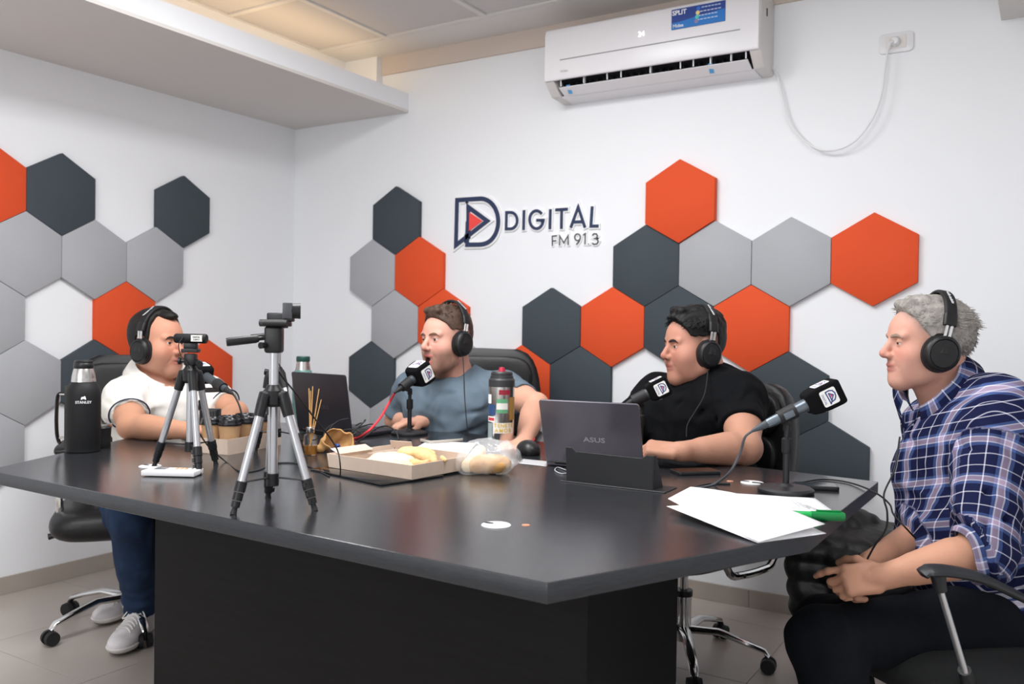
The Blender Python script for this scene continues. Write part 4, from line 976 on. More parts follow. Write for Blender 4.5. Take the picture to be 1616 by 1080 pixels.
def shirt_fn(F, G, H, sleeve=(.55, .55), thick=.013, neck_r=.078, neck_c=None, folds=(), slack=.012, hem=None, noise=.004, neckn=None, sr=1.0, vneck=None):
    am = F.get('am', F.get('m', 1.0)); sl = []
    for sd, t in zip(('L', 'R'), sleeve):
        sh, el, wr = F[sd+'s'], F[sd+'e'], F[sd+'w']
        if t <= 1: e = sh+(el-sh)*t; body_ = Cp(sh, e+(el-sh)*.06, (.061+slack*.2)*am*sr, (.055+slack*.5)*am*sr); ax = unit(el-sh); cut = Pl(e, ax); hol = Cp(sh, e+ax*.1, .052*am, (.0505)*am)
        else:
            e = el+(wr-el)*(t-1); body_ = U([Cp(sh, el, (.067+slack*.3)*am*sr, (.060+slack*.4)*am*sr), Cp(el, e+(wr-el)*.05, (.058+slack*.4)*am*sr, (.050+slack*.4)*am*sr)], .02); ax = unit(wr-el); cut0 = Pl(e, ax); nr = S(e, .17); 
            cut = (lambda c0, n0: (lambda P: np.where(n0(P) < 0, c0(P), f4(-1))))(cut0, nr); hol = Cp(el, e+ax*.1, .047*am, .043*am)
        sl.append(Sub(Int(body_, cut, .006), hol, .003))
    base = U([Off(G['TO'], thick)]+sl, .035)
    nc = F['nb'] if neck_c is None else neck_c; nn = neckn if neckn is not None else unit(H.w((-.02, 0, -.05))-F['nb'])
    nk = U([S(nc+nn*.05, neck_r), Cp(nc-nn*.01, nc+nn*.12, neck_r*.86, neck_r*1.1)], .02)
    if vneck:
        nk0 = nk; f_ = unit(F['tf']-UPn*.25); vn = Cp(nc+f_*.045+UPn*.01, nc+f_*.125-UPn*vneck[0], vneck[1], .006); nk = U([nk0, vn], .01)
    def fn(P):
        d = base(P)
        d = d+f4(noise)*wob(P, 22, 5)*.6+f4(noise*.5)*wob(P, 48, 5, 9)+f4(noise*1.8)*(np.abs(wob(P*A3((1, 1, 1.5)), 13, 4, 3))-f4(.3))
        for a, b, r, dep in folds:
            c = Cp(a, b, r, r*.6)(P); d = d+f4(dep*1.5)*np.exp(-(np.maximum(c+f4(r), 0)/f4(r))**2)
        d = smax(d, -nk(P), f4(.006))
        if hem is not None: d = smax(d, hem(P), f4(.01))
        return d
    return fn
def plaid_uv(F):
    t = F['tf']; l = unit(np.cross(UPn, t)); u = unit(F['nb']-F['pv'])
    def fn(V):
        V = V.astype(float); uv = np.stack([(V-F['pv']) @ (l*.80)+(V-F['pv']) @ (t*.75), (V-F['pv']) @ u], 1)
        for sd in ('L', 'R'):
            for a, b in ((F[sd+'s'], F[sd+'e']), (F[sd+'e'], F[sd+'w'])):
                ax = b-a; L = np.linalg.norm(ax); ax = ax/L; q = V-a; s_ = q @ ax; rr = np.linalg.norm(q-s_[:, None]*ax, axis=1); k = (s_ > (.03 if a is F[sd+'s'] else 0)) & (s_ < L+.05) & (rr < .088)
                e1 = unit(np.cross(ax, FVn)); e2 = np.cross(ax, e1); an = np.arctan2(q @ e2, q @ e1)
                uv[k] = np.stack([an[k]*.062+.31, -s_[k]+(0 if a is F[sd+'s'] else -.27)], 1)
        return uv
    return fn
def hair_part(root, H, hfn, colr, name='hair', res=.0030, rough=.55, bump=.6):
    m = mat(name+colr, colr, rough, spec=.35, var=.35, vscale=60, bump=bump, bscale=220, stretch=(1, 1, 1))
    return sdf_obj(name, lambda P: hfn(H.loc(P))*f4(H.s), H.o-.17, H.o+.17, res, m, root)
def hair_fn(hf, top=.016, side=.004, plane=(.8, -.6, .016), nape=-.062, zs=.02, clump=.003, front=0.0, cs=70, quiff=None, cutz=None):
    sk = El((-.014, 0, .028), (.096, .075, .090)); pn = A3((plane[0], 0, plane[1]))
    def fn(P):
        x, y, z = P[..., 0], P[..., 1], P[..., 2]; t = side+(top-side)*np.clip((z-zs)/.06, 0, 1)
        d = smin(hf(P), sk(P), f4(.01))-t.astype(f4)+f4(clump)*wob(P*A3((.6, 1.6, .8)), cs, 5)*np.clip(t/.012, .15, 1)
        if quiff: d = smin(d, quiff(P)+f4(clump)*wob(P*A3((.5, 1.7, .8)), cs, 5), f4(.012))
        lim = P @ pn-f4(plane[2])+f4(.003)*wob(P, 120, 3)
        d = smax(d, lim-(f4(1.0)*(0 if not front else np.clip(front*(z-.06)/.03, 0, front))), f4(.006))
        d = smax(d, (f4(nape)+np.clip((x+.03)*.9, 0, .10))-z, f4(.006))
        if cutz is not None: d = smax(d, np.minimum(f4(cutz)-z+f4(.003)*wob(P, 150, 3), x+f4(.055)), f4(.004))
        ear = Bx((-.008, 0, -.008), (.020, .12, .034), .01); d = smax(d, -ear(P), f4(.004))
        return d
    return fn
def strands(root, H, hf, n, L, dirf, colr, seed, region, top=.012, w=.0009):
    rs = np.random.RandomState(seed); mb = MB(); k = 0; sk = El((-.014, 0, .028), (.096, .075, .090))
    while k < n:
        v = unit(rs.normal(size=3)); p = np.array((-.014, 0, .028))+v*np.array((.096, .075, .090))
        if not region(p): continue
        k += 1; d = unit(dirf(p)+rs.normal(size=3)*.14); nrm = unit(v/np.array((.096, .075, .09))); l = L*rs.uniform(.6, 1.25)
        q0 = p+nrm*top*.55; q1 = q0+(d*.8+nrm*.30)*l*.5; q2 = q1+(d*.95+nrm*.02)*l*.5
        mb.tube([H.w(q0), H.w(q1), H.w(q2)], [w*1.6, w*1.2, w*.25], 3, cap=False)
    m = mat('strand'+colr, colr, .45, spec=.4, var=.3, vscale=90)
    return tag(obj('hair_strands', mb, m, root, world=True, smooth=False), kind='stuff')
# ---------------------------------------------------------------- headphones
M_hp = mat('headphone_black', '#151517', .42, spec=.45); M_pad = mat('leatherette', '#1a1a1c', .55, spec=.35)
def headphones(H, label, tilt=.25, side=1, print_=True, R=.104, cupr=(.040, .046), up=.147, x0=-.006, z0=-.012, yc=.082):
    # local frame on the head: z towards the crown of the band
    M0 = H.mat4() @ Matrix.Translation((x0, 0, z0)) @ Matrix.Rotation(-tilt, 4, 'Y')
    t = thing('headphones', label, 'headphones', tuple(M0.translation), 0, 'studio headphones worn by the speakers')
    Wd = lambda p: M0 @ Vector(p)
    top = up+.010; pts = []
    for k in range(25):
        a = math.radians(-78+156*k/24); pts.append(Vector((0, math.sin(a)*(yc+.014), (top-.045)+math.cos(a)*.047 if False else top*math.cos(a*1.0)*.0+.045+(top-.045)*math.cos(a))))
    band = MB()
    def bandpart(a0, a1, w, th, off=0, n=18):
        vs = []; fs = []
        for k in range(n+1):
            a = math.radians(a0+(a1-a0)*k/n); ny, nz = math.sin(a), math.cos(a); c = Vector((0, ny*(yc+.016), .040+(top-.040)*nz)); nn = Vector((0, ny, nz))
            for sx, sn in ((-1, -1), (1, -1), (1.0, .3), (.7, 1), (-.7, 1), (-1.0, .3)): vs.append(Wd(c+Vector((sx*w/2, 0, 0))+nn*(th/2*sn+off)))
        for k in range(n):
            for j in range(6): fs.append((k*6+j, k*6+(j+1) % 6, k*6+6+(j+1) % 6, k*6+6+j))
        fs += [tuple(range(5, -1, -1)), tuple(range(n*6, n*6+6))]; return MB().add(vs, fs)
    obj('headband', bandpart(-62, 62, .030, .009), M_pad, t, world=True, bevel=.0012, seg=1)
    for s in (-1, 1):
        obj('band_end', bandpart(s*60, s*76, .032, .012), M_hp, t, world=True, bevel=.0015, seg=1)
        a = math.radians(s*76); c = Vector((0, math.sin(a)*(yc+.016), .040+(top-.040)*math.cos(a))); e = Vector((0, s*(yc+.013), .036))
        b = MB(); 
        for sx in (-.0055, .0055): b.box(Wd((c+e)/2+Vector((sx, 0, 0))), (1, 1, 1), M=None) if False else b.tube([Wd(c+Vector((sx, 0, .004))), Wd(e+Vector((sx, 0, 0)))], .0042*H.s, 8, flat=.5, up=H.x)
        obj('steel_slider', b, M_chrome, t, world=True)
        yk = MB(); yk.tube([Wd(e+Vector((0, 0, .006))), Wd(e), Wd((0, s*(yc+.018), .012)), Wd((0, s*(yc+.020), -.005))], [.011*H.s, .0135*H.s, .0165*H.s, .016*H.s], 14, flat=.45, up=H.x); obj('yoke', yk, M_hp, t, world=True)
        def ringp(prof, nm, m_):
            mb = MB(); rx, rz = cupr; N = 36; vs = []
            for (k, y) in prof:
                for j in range(N):
                    aa = 2*math.pi*j/N; vs.append(Wd((rx*k*math.cos(aa), s*y, -.004+rz*k*math.sin(aa))))
            fs = [(i*N+j, i*N+(j+1) % N, (i+1)*N+(j+1) % N, (i+1)*N+j) for i in range(len(prof)-1) for j in range(N)]
            fs += [tuple(range(N)), tuple(range((len(prof)-1)*N, len(prof)*N))]; mb.add(vs, fs); return obj(nm, mb, m_, t, world=True, angle=.7)
        ringp([(.80, yc-.016), (.98, yc-.014), (1.06, yc-.006), (1.04, yc+.001), (.96, yc+.003)], 'cushion', M_pad)
        ringp([(.97, yc+.002), (1.0, yc+.006), (.98, yc+.014), (.90, yc+.020), (.80, yc+.0225), (.77, yc+.0205), (.74, yc+.0225), (.4, yc+.024), (.05, yc+.0243)], 'ear_cup', M_hp)
    if print_:
        a = math.radians(side*34); c = Vector((0, math.sin(a)*(yc+.016), .040+(top-.040)*math.cos(a))); nn = Vector((0, math.sin(a), math.cos(a))); tv = Vector((0, math.cos(a), -math.sin(a)))*side
        M = M0 @ frame(c+nn*.0052, tv, nn.cross(tv)); text('band_print', 'audio-technica', .0105, mat('print_silver', '#c9c9cc', .4), t, root_matrix(t).inverted() @ M, bold=.0003, depth=.0003)
    return t, M0
def wire(label, pts, r=.0018, m=None, n=7, cat='cable', name='audio_cable', group=None):
    o = obj(name, MB().tube(catmull(pts, n), r, 8), m or M_rubber); return tag(o, label, cat, group)
# ---------------------------------------------------------------- man in the white polo shirt
D = lambda x, y, d: at_depth(x, y, d)
F1 = dict(label='person in a white polo shirt with headphones, seated left behind the tripods', head=D(249, 541, 3.20), hf=dirv(.93, -.34, -.02), hu=(0, 0, 1), hs=1.0, m=1.0, am=.94, g=.03,
  tf=dirv(.80, -.60), nb=D(247, 616, 3.24), ch=D(250, 655, 3.22), be=D(242, 735, 3.26), pv=D(225, 800, 3.30), Ls=D(326, 620, 3.38), Rs=D(200, 628, 3.06),
  Le=D(372, 652, 3.28), Lw=D(352, 672, 3.06), Re=D(207, 673, 2.93), Rw=D(298, 680, 2.82),
  Lh=dict(d=dirv(.15, -.95, -.08), n=(0, 0, -1), side=-1), Rh=dict(d=dirv(.9, .1, .0), n=(0, 0, -1), side=1),
  face=dict(skin='#c8937a', armskin='#bd8b70', red='#b96f5c', lip='#a5675c', browcol='#241a17', stub=.35, stubble='#6b5348', fat=.010, neckfat=.006, squint=.4, fade=.0))
r1, H1, G1 = person(F1)
sl = F1['Rs']; c1 = F1['ch']
folds = [(D(212, 640, 3.0), D(240, 700, 3.1), .012, .010), (D(250, 680, 3.1), D(300, 640, 3.2), .012, .008), (D(240, 610, 3.1), D(225, 650, 3.05), .010, .006), (D(270, 690, 3.1), D(320, 650, 3.25), .012, .008)]
M_polo = mat('white_pique', '#dcd9d3', .9, spec=.12, bump=.2, bscale=500, fold=.5)
sdf_obj('polo_shirt', shirt_fn(F1, G1, H1, sleeve=(.62, .60), folds=folds, neck_r=.084, neckn=unit(UPn*.8+F1['tf']*.6), noise=.008, vneck=(.10, .030)), G1['lo'], G1['hi'], .0048, M_polo, r1)
def collar(root, F, H, m, h=.040, r=.070, gap=35, drop=.9, flare=1.42, zoff=0.0, name='collar', tipd=.02, tilt=.35):
    nb = F['nb']; t = F['tf']; l = unit(np.cross(UPn, t)); ax = unit(unit(H.w((-.03, 0, -.06))-nb)+t*tilt); mb = MB(); f = unit(t-ax*(t @ ax)); l = unit(np.cross(ax, f))
    def fn(u, v):
        a = math.radians(gap+(360-2*gap)*u); fr = 1-abs(u-.5)*2; fr = max(0, 1-fr*3.2)  # 1 at the front ends
        zz = (.030+.012*(1-fr)) if v < .001 else None
        prof = [(0, .000, .86), (.35, .034, .84), (.5, .044, .92), (.75, .022, 1.18), (1, -.012-tipd*fr, flare)]
        for (v0, z0, k0), (v1, z1, k1) in zip(prof[:-1], prof[1:]):
            if v <= v1+1e-6: q = (v-v0)/(v1-v0); z = z0+(z1-z0)*q; k = k0+(k1-k0)*q; break
        z = z*(h/.040)-.030*fr*(1.0)-.008; return nb+ax*(z+zoff)+(f*math.cos(a)*1.02+l*math.sin(a)*1.0)*r*k
    mb.grid(fn, 40, 13); return obj(name, mb, m, root, world=True, solid=.004)
collar(r1, F1, H1, M_polo, gap=20, r=.088, tipd=.03, zoff=.078, tilt=.50, flare=1.34)
for sd, tt in (('R', .60), ('L', .62)):
    e = F1[sd+'s']+(F1[sd+'e']-F1[sd+'s'])*tt; ax = unit(F1[sd+'e']-F1[sd+'s']); rb_ = MB(); ax2 = Vector(ax); a1_ = ax2.orthogonal().normalized(); a2_ = ax2.cross(a1_)
    rb_.tube([Vector(e)+(a1_*math.cos(t)+a2_*math.sin(t))*(.0685*.94) for t in np.linspace(0, 2*math.pi, 33)], .0028, 6, cap=False); obj('sleeve_trim', rb_, mat('navy_trim', '#2b3047', .7), r1, world=True)
# short dark hair with a high forehead
h1 = hair_fn(G1['hf'], top=.009, side=.005, plane=(.97, -.05, .022), nape=-.058, zs=.03, clump=.003)
tuft = lambda P: smax(El((.030, 0, .098), (.052, .034, .020))(P), -f4(1)*(G1['hf'](P)+f4(.002)), f4(.004))
hair_part(r1, H1, lambda P: smin(h1(P), tuft(P)+f4(.002)*wob(P, 90, 4), f4(.008)), '#14110f')
strands(r1, H1, G1['hf'], 500, .010, lambda p: V3((.5, p[1]*2, -.5)), '#171412', 7, lambda p: p[2] > -.02 and p[0] < .0, top=.008, w=.0008)
hp1, Mp1 = headphones(H1, 'black headphones on the white shirt man', tilt=-.02, side=-1, x0=.004, z0=-.026)
# jeans and shoes
M_jean = mat('blue_denim', '#24354f', .85, spec=.2, var=.3, vscale=18, bump=.4, bscale=600, fold=.5, fscale=9)
hipR, hipL = V3(F1['pv'])+dirv(.6, -.75)*0-unit(np.cross(UPn, F1['tf']))*.10, V3(F1['pv'])+unit(np.cross(UPn, F1['tf']))*.10
knR = D(206, 815, 2.96); anR = D(222, 982, 3.16); anR[2] = .115; knL = V3((-2.50, 2.13, .50)); anL = D(212, 960, 3.45); anL[2] = .13
def trousers(root, pv, legs, m, res=.006, r0=.088, r1_=.068, r2=.056, name='jeans', folds=(), hem=True):
    pr = []
    for hip, kn, an in legs: pr += [Cp(hip, kn, r0, r1_), Cp(kn, an, r1_, r2), El((kn+an)/2+UPn*.06, (.066, .066, .15))]
    b = U([El(pv, (.15, .16, .12))]+pr, .03); cuts = [Cp(an-unit(kn-an)*.005, an-unit(kn-an)*.1, .046, .06) for _, kn, an in legs]
    def fn(P):
        d = b(P)+f4(.005)*wob(P, 26, 5)+f4(.0022)*wob(P, 60, 5, 5)
        for _, kn, an in legs:
            q = (P-A3(an)) @ A3(unit(kn-an)); d = d+np.where(q < .14, f4(.0035)*np.sin(q*f4(120)+3*wob(P, 20, 3)), 0)*np.clip((.14-q)/.06, 0, 1)
            nr = norm(P-A3(an)) < .12; d = np.where(nr, np.maximum(d, -q-f4(.012)), d)
        for c in cuts: d = smax(d, -c(P), f4(.004))
        return d
    pts = np.array([pv]+[q for L in legs for q in L]); return sdf_obj(name, fn, pts.min(0)-.17, pts.max(0)+.17, res, m, root)
trousers(r1, V3(F1['pv'])-UPn*.0, [(hipR, knR, anR), (hipL, knL, anL)], M_jean, .0055)
M_snk = mat('white_sneaker', '#dcd8da', .6, var=.06, vscale=40); M_sole = mat('grey_sole', '#5f5c58', .7); M_mid = mat('white_midsole', '#d9d6d3', .55)
def sneaker(root, heel, dr, label=None, roll=0):
    heel = V3(heel); d = unit(dr); l = unit(np.cross(UPn, d)); up = unit(np.cross(d, l)); Rm = np.stack([d, l, up]); W_ = lambda x, y, z: heel+d*x+l*y+up*z
    foot = U([Bx(W_(.10, 0, .040), (.11, .036, .018), .016, Rm), El(W_(.035, 0, .062), (.048, .036, .052), Rm), El(W_(.215, .0, .040), (.055, .045, .030), Rm), Cp(W_(.05, 0, .085), W_(.17, 0, .048), .036, .034)], .03)
    foot = Sub(foot, Cp(W_(.032, 0, .10), W_(.02, 0, .16), .030, .036), .006)
    up_ = Int(foot, Pl(W_(0, 0, .024), -up), .002); lo = heel-.14; hi = heel+.34
    lo = np.minimum(heel, heel+d*.27)-.07; hi = np.maximum(heel, heel+d*.27)+np.array((.07, .07, .15))
    s = sdf_obj('sneaker', up_, lo, hi, .0035, M_snk, root)
    so_ = Int(Int(Off(foot, .006), Pl(W_(0, 0, .034), up), .003), Pl(W_(0, 0, .012), -up), .002); sdf_obj('midsole', so_, lo, hi, .0035, M_mid, s)
    ou = Int(Int(Off(foot, .008), Pl(W_(0, 0, .016), up), .002), Pl(W_(0, 0, 0), -up), .002); sdf_obj('outsole', ou, lo, hi, .0035, M_sole, s)
    lc = MB()
    def tz(x, y):
        z = .17
        for _ in range(60):
            d = float(foot(A3([W_(x, y, z)]))[0]); z -= max(d, .0004)*.8
            if d < .0006: break
        return z
    for k in range(0):
        x = .095+.020*k; z = .114-.0105*k-.0004*k*k; lc.tube(catmull([W_(x-.004, -.028, z-.012), W_(x, 0, z+.003), W_(x+.004, .028, z-.012)], 4), .0028, 6)
    for k in range(6):
        x = .100+.019*k; lc.tube(catmull([W_(x+.003*j*j-.004, .011*j, tz(x+.003*j*j-.004, .011*j)+.0015) for j in (-2.6, -1.8, -.9, 0, .9, 1.8, 2.6)], 3), .0030, 6)
    for sg in (-1, 1): lc.tube(catmull([W_(.105, 0, tz(.105, 0)+.003), W_(.10, sg*.020, tz(.1, sg*.02)+.014), W_(.115, sg*.040, tz(.115, sg*.03)+.004), W_(.122, sg*.024, tz(.122, sg*.024)+.004), W_(.108, 0, tz(.108, 0)+.003)], 4), .0024, 6)
    for sg in (): lc.tube(catmull([W_(.09, 0, .112), W_(.085, sg*.022, .124), W_(.10, sg*.040, .108), W_(.103, sg*.022, .100), W_(.092, 0, .110)], 4), .0022, 6)
    tag(obj('laces', lc, M_mid, s, world=True), kind='stuff'); return s
_d = dirv(.02, -1); _e = dirv(-.25, -1); sneaker(r1, (*(anR-_d*.055)[:2], 0), _d); sneaker(r1, (*(anL-_e*.055)[:2], 0), _e)
# ---------------------------------------------------------------- man in the teal t-shirt
F2 = dict(label='person in a teal grey t-shirt with headphones, speaking into the microphone', head=D(704, 537, 3.30), hf=dirv(-.70, -.71, .0), hu=V3((0, 0, 1))+RVn*-.04, hs=1.02, m=1.0, am=.98, g=.015,
  tf=dirv(-.30, -.95), nb=D(716, 610, 3.38), ch=D(715, 648, 3.36), be=D(712, 715, 3.40), pv=D(712, 775, 3.44), Ls=D(793, 614, 3.34), Rs=D(654, 614, 3.44),
  Le=D(846, 640, 3.14), Lw=D(826, 699, 2.90), Re=D(626, 664, 3.46), Rw=D(672, 664, 3.27),
  Lh=dict(d=dirv(-.35, -.6, -.05), n=(0, 0, -1), side=-1, curl=(.2, .3, .3)), Rh=dict(d=dirv(-.88, -.34, -.06), n=(0, 0, -1), side=1, curl=(.35, .65, .5), s=.95),
  face=dict(skin='#d7a593', armskin='#cf9d86', red='#cd8072', lip='#b3645c', browcol='#6a5040', stub=.8, stubble='#735848', look=(0, -.10), open=.75, fade=.35, fadecol='#6d5647'))
r2, H2, G2 = person(F2)
M_teal_t = mat('teal_jersey', '#63717d', .92, spec=.1, var=.10, vscale=7, bump=.15, bscale=420, fold=.6)
folds = [(D(800, 640, 3.25), D(730, 655, 3.2), .012, .010), (D(800, 665, 3.25), D(715, 690, 3.22), .013, .013), (D(790, 690, 3.2), D(700, 700, 3.2), .012, .012), (D(660, 640, 3.3), D(690, 690, 3.25), .012, .010), (D(655, 620, 3.35), D(665, 665, 3.3), .011, .008), (D(690, 620, 3.24), D(735, 625, 3.24), .014, .006)]
M2s = shirt_fn(F2, G2, H2, sleeve=(.66, .92), folds=folds, neck_r=.080, neckn=unit(UPn+F2['tf']*.35), noise=.006, slack=.016)
sdf_obj('t_shirt', M2s, G2['lo'], G2['hi'], .0048, M_teal_t, r2)
def neck_band(root, F, H, m, r, w=.006, zoff=0, tip=.25, k=1.0):
    nb = F['nb']; ax = unit(H.w((-.02, 0, -.05))-nb); ax = unit(ax+F['tf']*tip); f = unit(F['tf']-ax*(F['tf'] @ ax)); l = np.cross(ax, f); mb = MB()
    mb.tube([nb+ax*zoff+(f*math.cos(a)*1.04+l*math.sin(a))*r*k for a in np.linspace(0, 2*math.pi, 41)], w, 8, cap=False, up=ax); return obj('neck_band', mb, m, root, world=True)
h2 = hair_fn(G2['hf'], top=.011, side=.002, plane=(.80, -.62, .004), nape=-.055, zs=.04, clump=.004, cutz=.038, quiff=U([Cp((.062, .028, .106), (.064, -.035, .108), .010, .009), Cp((.03, .03, .120), (.05, -.03, .116), .010)], .012))
hair_part(r2, H2, h2, '#4c3a30', res=.003)
strands(r2, H2, G2['hf'], 420, .022, lambda p: V3((.75, .1, .25)) if p[0] > 0 else V3((-.3, p[1]*3, .3)), '#5a4638', 2, lambda p: p[2] > .078 and p[0] > -.05 and p[0]*.8-p[2]*.62 < -.002, top=.011)
hp2, Mp2 = headphones(H2, 'black headphones on the teal shirt man', tilt=.16, side=1, x0=-.006, z0=-.010)
trousers(r2, V3(F2['pv']), [(V3(F2['pv'])+RVn*.1, V3(F2['pv'])+dirv(.2, -1)*.42+RVn*.06, V3(F2['pv'])*V3((1, 1, 0))+dirv(.2, -1)*.40+RVn*.06+UPn*.12), (V3(F2['pv'])-RVn*.1, V3(F2['pv'])+dirv(-.2, -1)*.42-RVn*.06, V3(F2['pv'])*V3((1, 1, 0))+dirv(-.2, -1)*.40-RVn*.06+UPn*.12)], mat('dark_denim', '#1b2029', .85, bump=.3, bscale=500), .009)
for sg in (1, -1): sneaker(r2, V3(F2['pv'])*V3((1, 1, 0))+dirv(.2*sg, -1)*.34+RVn*.06*sg, (*dirv(.1*sg, -1)[:2], 0))
# ---------------------------------------------------------------- man in the black t-shirt
F3 = dict(label='person in a black t-shirt with headphones, forearm on the table by the phone', head=D(1094, 546, 2.88), hf=dirv(-.965, -.26, -.06), hu=V3((0, 0, 1)), hs=1.0, m=1.06, am=1.06, g=.03,
  tf=dirv(-.78, -.62), nb=D(1110, 620, 2.93), ch=D(1105, 660, 2.90), be=D(1110, 735, 2.92), pv=D(1135, 800, 2.96), Ls=D(1166, 626, 2.78), Rs=D(1040, 622, 3.08),
  Le=D(1176, 707, 2.56), Lw=D(1072, 713, 2.46), Re=D(972, 695, 2.88), Rw=D(948, 706, 2.66),
  Lh=dict(d=dirv(-.95, .28, .05), n=dirv(-.15, .35, -.9), side=-1, curl=(.7, .7, .4), thumb=(.8, .6)), Rh=dict(d=dirv(-.3, -.9), n=(0, 0, -1), side=1),
  face=dict(skin='#bd8a76', armskin='#b58670', red='#a96a5a', lip='#9d6058', browcol='#1d1716', fat=.012, neckfat=.010, fade=.75, fadecol='#4a3a36', squint=.5, stub=.15))
r3, H3, G3 = person(F3)
M_blk_t = mat('black_jersey', '#0d0e11', .9, spec=.12, var=.12, vscale=9, bump=.12, bscale=420, fold=.6)
folds = [(D(1120, 640, 2.75), D(1060, 700, 2.7), .011, .009), (D(1140, 660, 2.7), D(1080, 715, 2.65), .011, .009), (D(1165, 690, 2.62), D(1120, 740, 2.7), .010, .008), (D(1110, 615, 2.8), D(1050, 650, 2.8), .010, .006),
         (D(1150, 650, 2.66), D(1200, 640, 2.70), .008, .006), (D(1148, 668, 2.62), D(1205, 660, 2.66), .008, .006)]
sdf_obj('t_shirt', shirt_fn(F3, G3, H3, sleeve=(.62, .95), folds=folds, neck_r=.078, neckn=unit(UPn+F3['tf']*.35), noise=.005, slack=.02, sr=1.0), G3['lo'], G3['hi'], .0046, M_blk_t, r3)
h3 = hair_fn(G3['hf'], top=.015, side=.003, plane=(.86, -.45, .021), nape=-.045, zs=.040, clump=.005, cs=110, cutz=.034, quiff=U([Cp((.072, .030, .084), (.076, -.030, .086), .012), Cp((.05, .03, .116), (.05, -.03, .118), .013)], .012))
hair_part(r3, H3, h3, '#0d0c0d', res=.003)
strands(r3, H3, G3['hf'], 900, .020, lambda p: V3((.85, p[1]*2, -.25)), '#121112', 3, lambda p: p[2] > .055 and p[0]*.86-p[2]*.45 < .016, top=.015, w=.0011)
hp3, Mp3 = headphones(H3, 'black headphones with silver lettering on the black shirt man', tilt=.20, side=1, x0=-.012, z0=-.022)
hipc = V3(F3['pv']); ll = unit(np.cross(UPn, F3['tf']))
trousers(r3, hipc, [(hipc+ll*.1, hipc+ll*.08+F3['tf']*.44-RVn*.08, (hipc+ll*.06+F3['tf']*.50-RVn*.14)*V3((1, 1, 0))+UPn*.12), (hipc-ll*.1, hipc-ll*.12+F3['tf']*.40, (hipc-ll*.12+F3['tf']*.42)*V3((1, 1, 0))+UPn*.12)], mat('dark_denim', '#1b2029'), .009)
for sg in (1, -1): sneaker(r3, (hipc+ll*.12*sg+F3['tf']*.37)*V3((1, 1, 0)), (F3['tf'][0], F3['tf'][1], 0))
# ---------------------------------------------------------------- man in the plaid shirt
def plaid_mat():
    m = mat('plaid_cotton', '#23294a', .85, spec=.15, bump=.15, bscale=300, fold=.5); nt = m.node_tree; b = nt.nodes['Principled BSDF']
    uv = nt.nodes.new('ShaderNodeUVMap'); uv.uv_map = 'weave'; sp = nt.nodes.new('ShaderNodeSeparateXYZ'); nt.links.new(uv.outputs[0], sp.inputs[0])
    nv, bl, pk, wh = '#13183a', '#45598a', '#a08ea4', '#cbcada'
    def ramp(o, per, ph):
        d = nt.nodes.new('ShaderNodeMath'); d.operation = 'MULTIPLY_ADD'; d.inputs[1].default_value = 1/per; d.inputs[2].default_value = ph; nt.links.new(sp.outputs[o], d.inputs[0])
        f = nt.nodes.new('ShaderNodeMath'); f.operation = 'FRACT'; nt.links.new(d.outputs[0], f.inputs[0])
        r = nt.nodes.new('ShaderNodeValToRGB'); r.color_ramp.interpolation = 'CONSTANT'; el = r.color_ramp.elements
        stops = [(0, nv), (.13, wh), (.16, nv), (.36, bl), (.44, wh), (.465, pk), (.57, wh), (.595, bl), (.66, nv), (.84, wh), (.865, nv)]
        el[0].position = 0; el[0].color = (*lin(stops[0][1]), 1); el[1].position = stops[1][0]; el[1].color = (*lin(stops[1][1]), 1)
        for p_, c in stops[2:]: e = el.new(p_); e.color = (*lin(c), 1)
        nt.links.new(f.outputs[0], r.inputs[0]); return r
    a, c = ramp('X', .098, .2), ramp('Y', .098, .1); mx = nt.nodes.new('ShaderNodeMix'); mx.data_type = 'RGBA'; mx.inputs['Factor'].default_value = .5
    nt.links.new(a.outputs[0], mx.inputs['A']); nt.links.new(c.outputs[0], mx.inputs['B']); nt.links.new(mx.outputs['Result'], b.inputs['Base Color']); return m
M_plaid = plaid_mat()
F4 = dict(label='person with grey hair in a navy plaid shirt and headphones, hands clasped in lap', head=D(1462, 542, 2.22), hf=dirv(-.995, .03, -.02), hu=V3((0, 0, 1))-RVn*.02, hs=.93, hx=1.10, m=1.06, am=.98, g=.04,
  tf=dirv(-.90, -.30), nb=D(1494, 640, 2.26), ch=D(1530, 730, 2.20), be=D(1552, 850, 2.17), pv=D(1575, 965, 2.16), Ls=D(1572, 690, 2.06), Rs=D(1478, 672, 2.40),
  Le=D(1545, 872, 1.92), Lw=D(1393, 911, 1.93), Re=D(1478, 830, 2.30), Rw=D(1372, 890, 2.06),
  Lh=dict(d=dirv(-.93, .22, -.18), n=dirv(-.1, .8, -.55), side=-1, thumb=(.9, .6), spread=.3, per=[(.25, .45, .3), (.75, .9, .5), (.85, 1.0, .6), (.9, 1.0, .6)], s=.90), Rh=dict(d=dirv(-.80, -.30, -.35), n=dirv(.1, -.7, -.6), side=1, curl=(.9, .9, .6), spread=.3, s=.88),
  face=dict(skin='#cd9d8a', armskin='#c08f76', red='#c47a6d', lip='#a8685f', browcol='#8f7a6c', fade=.55, fadecol='#8d8580', squint=1.15, nose=.985, stub=.12, stubble='#9a8a80', neckfat=.002), res=.0034)
r4, H4, G4 = person(F4)
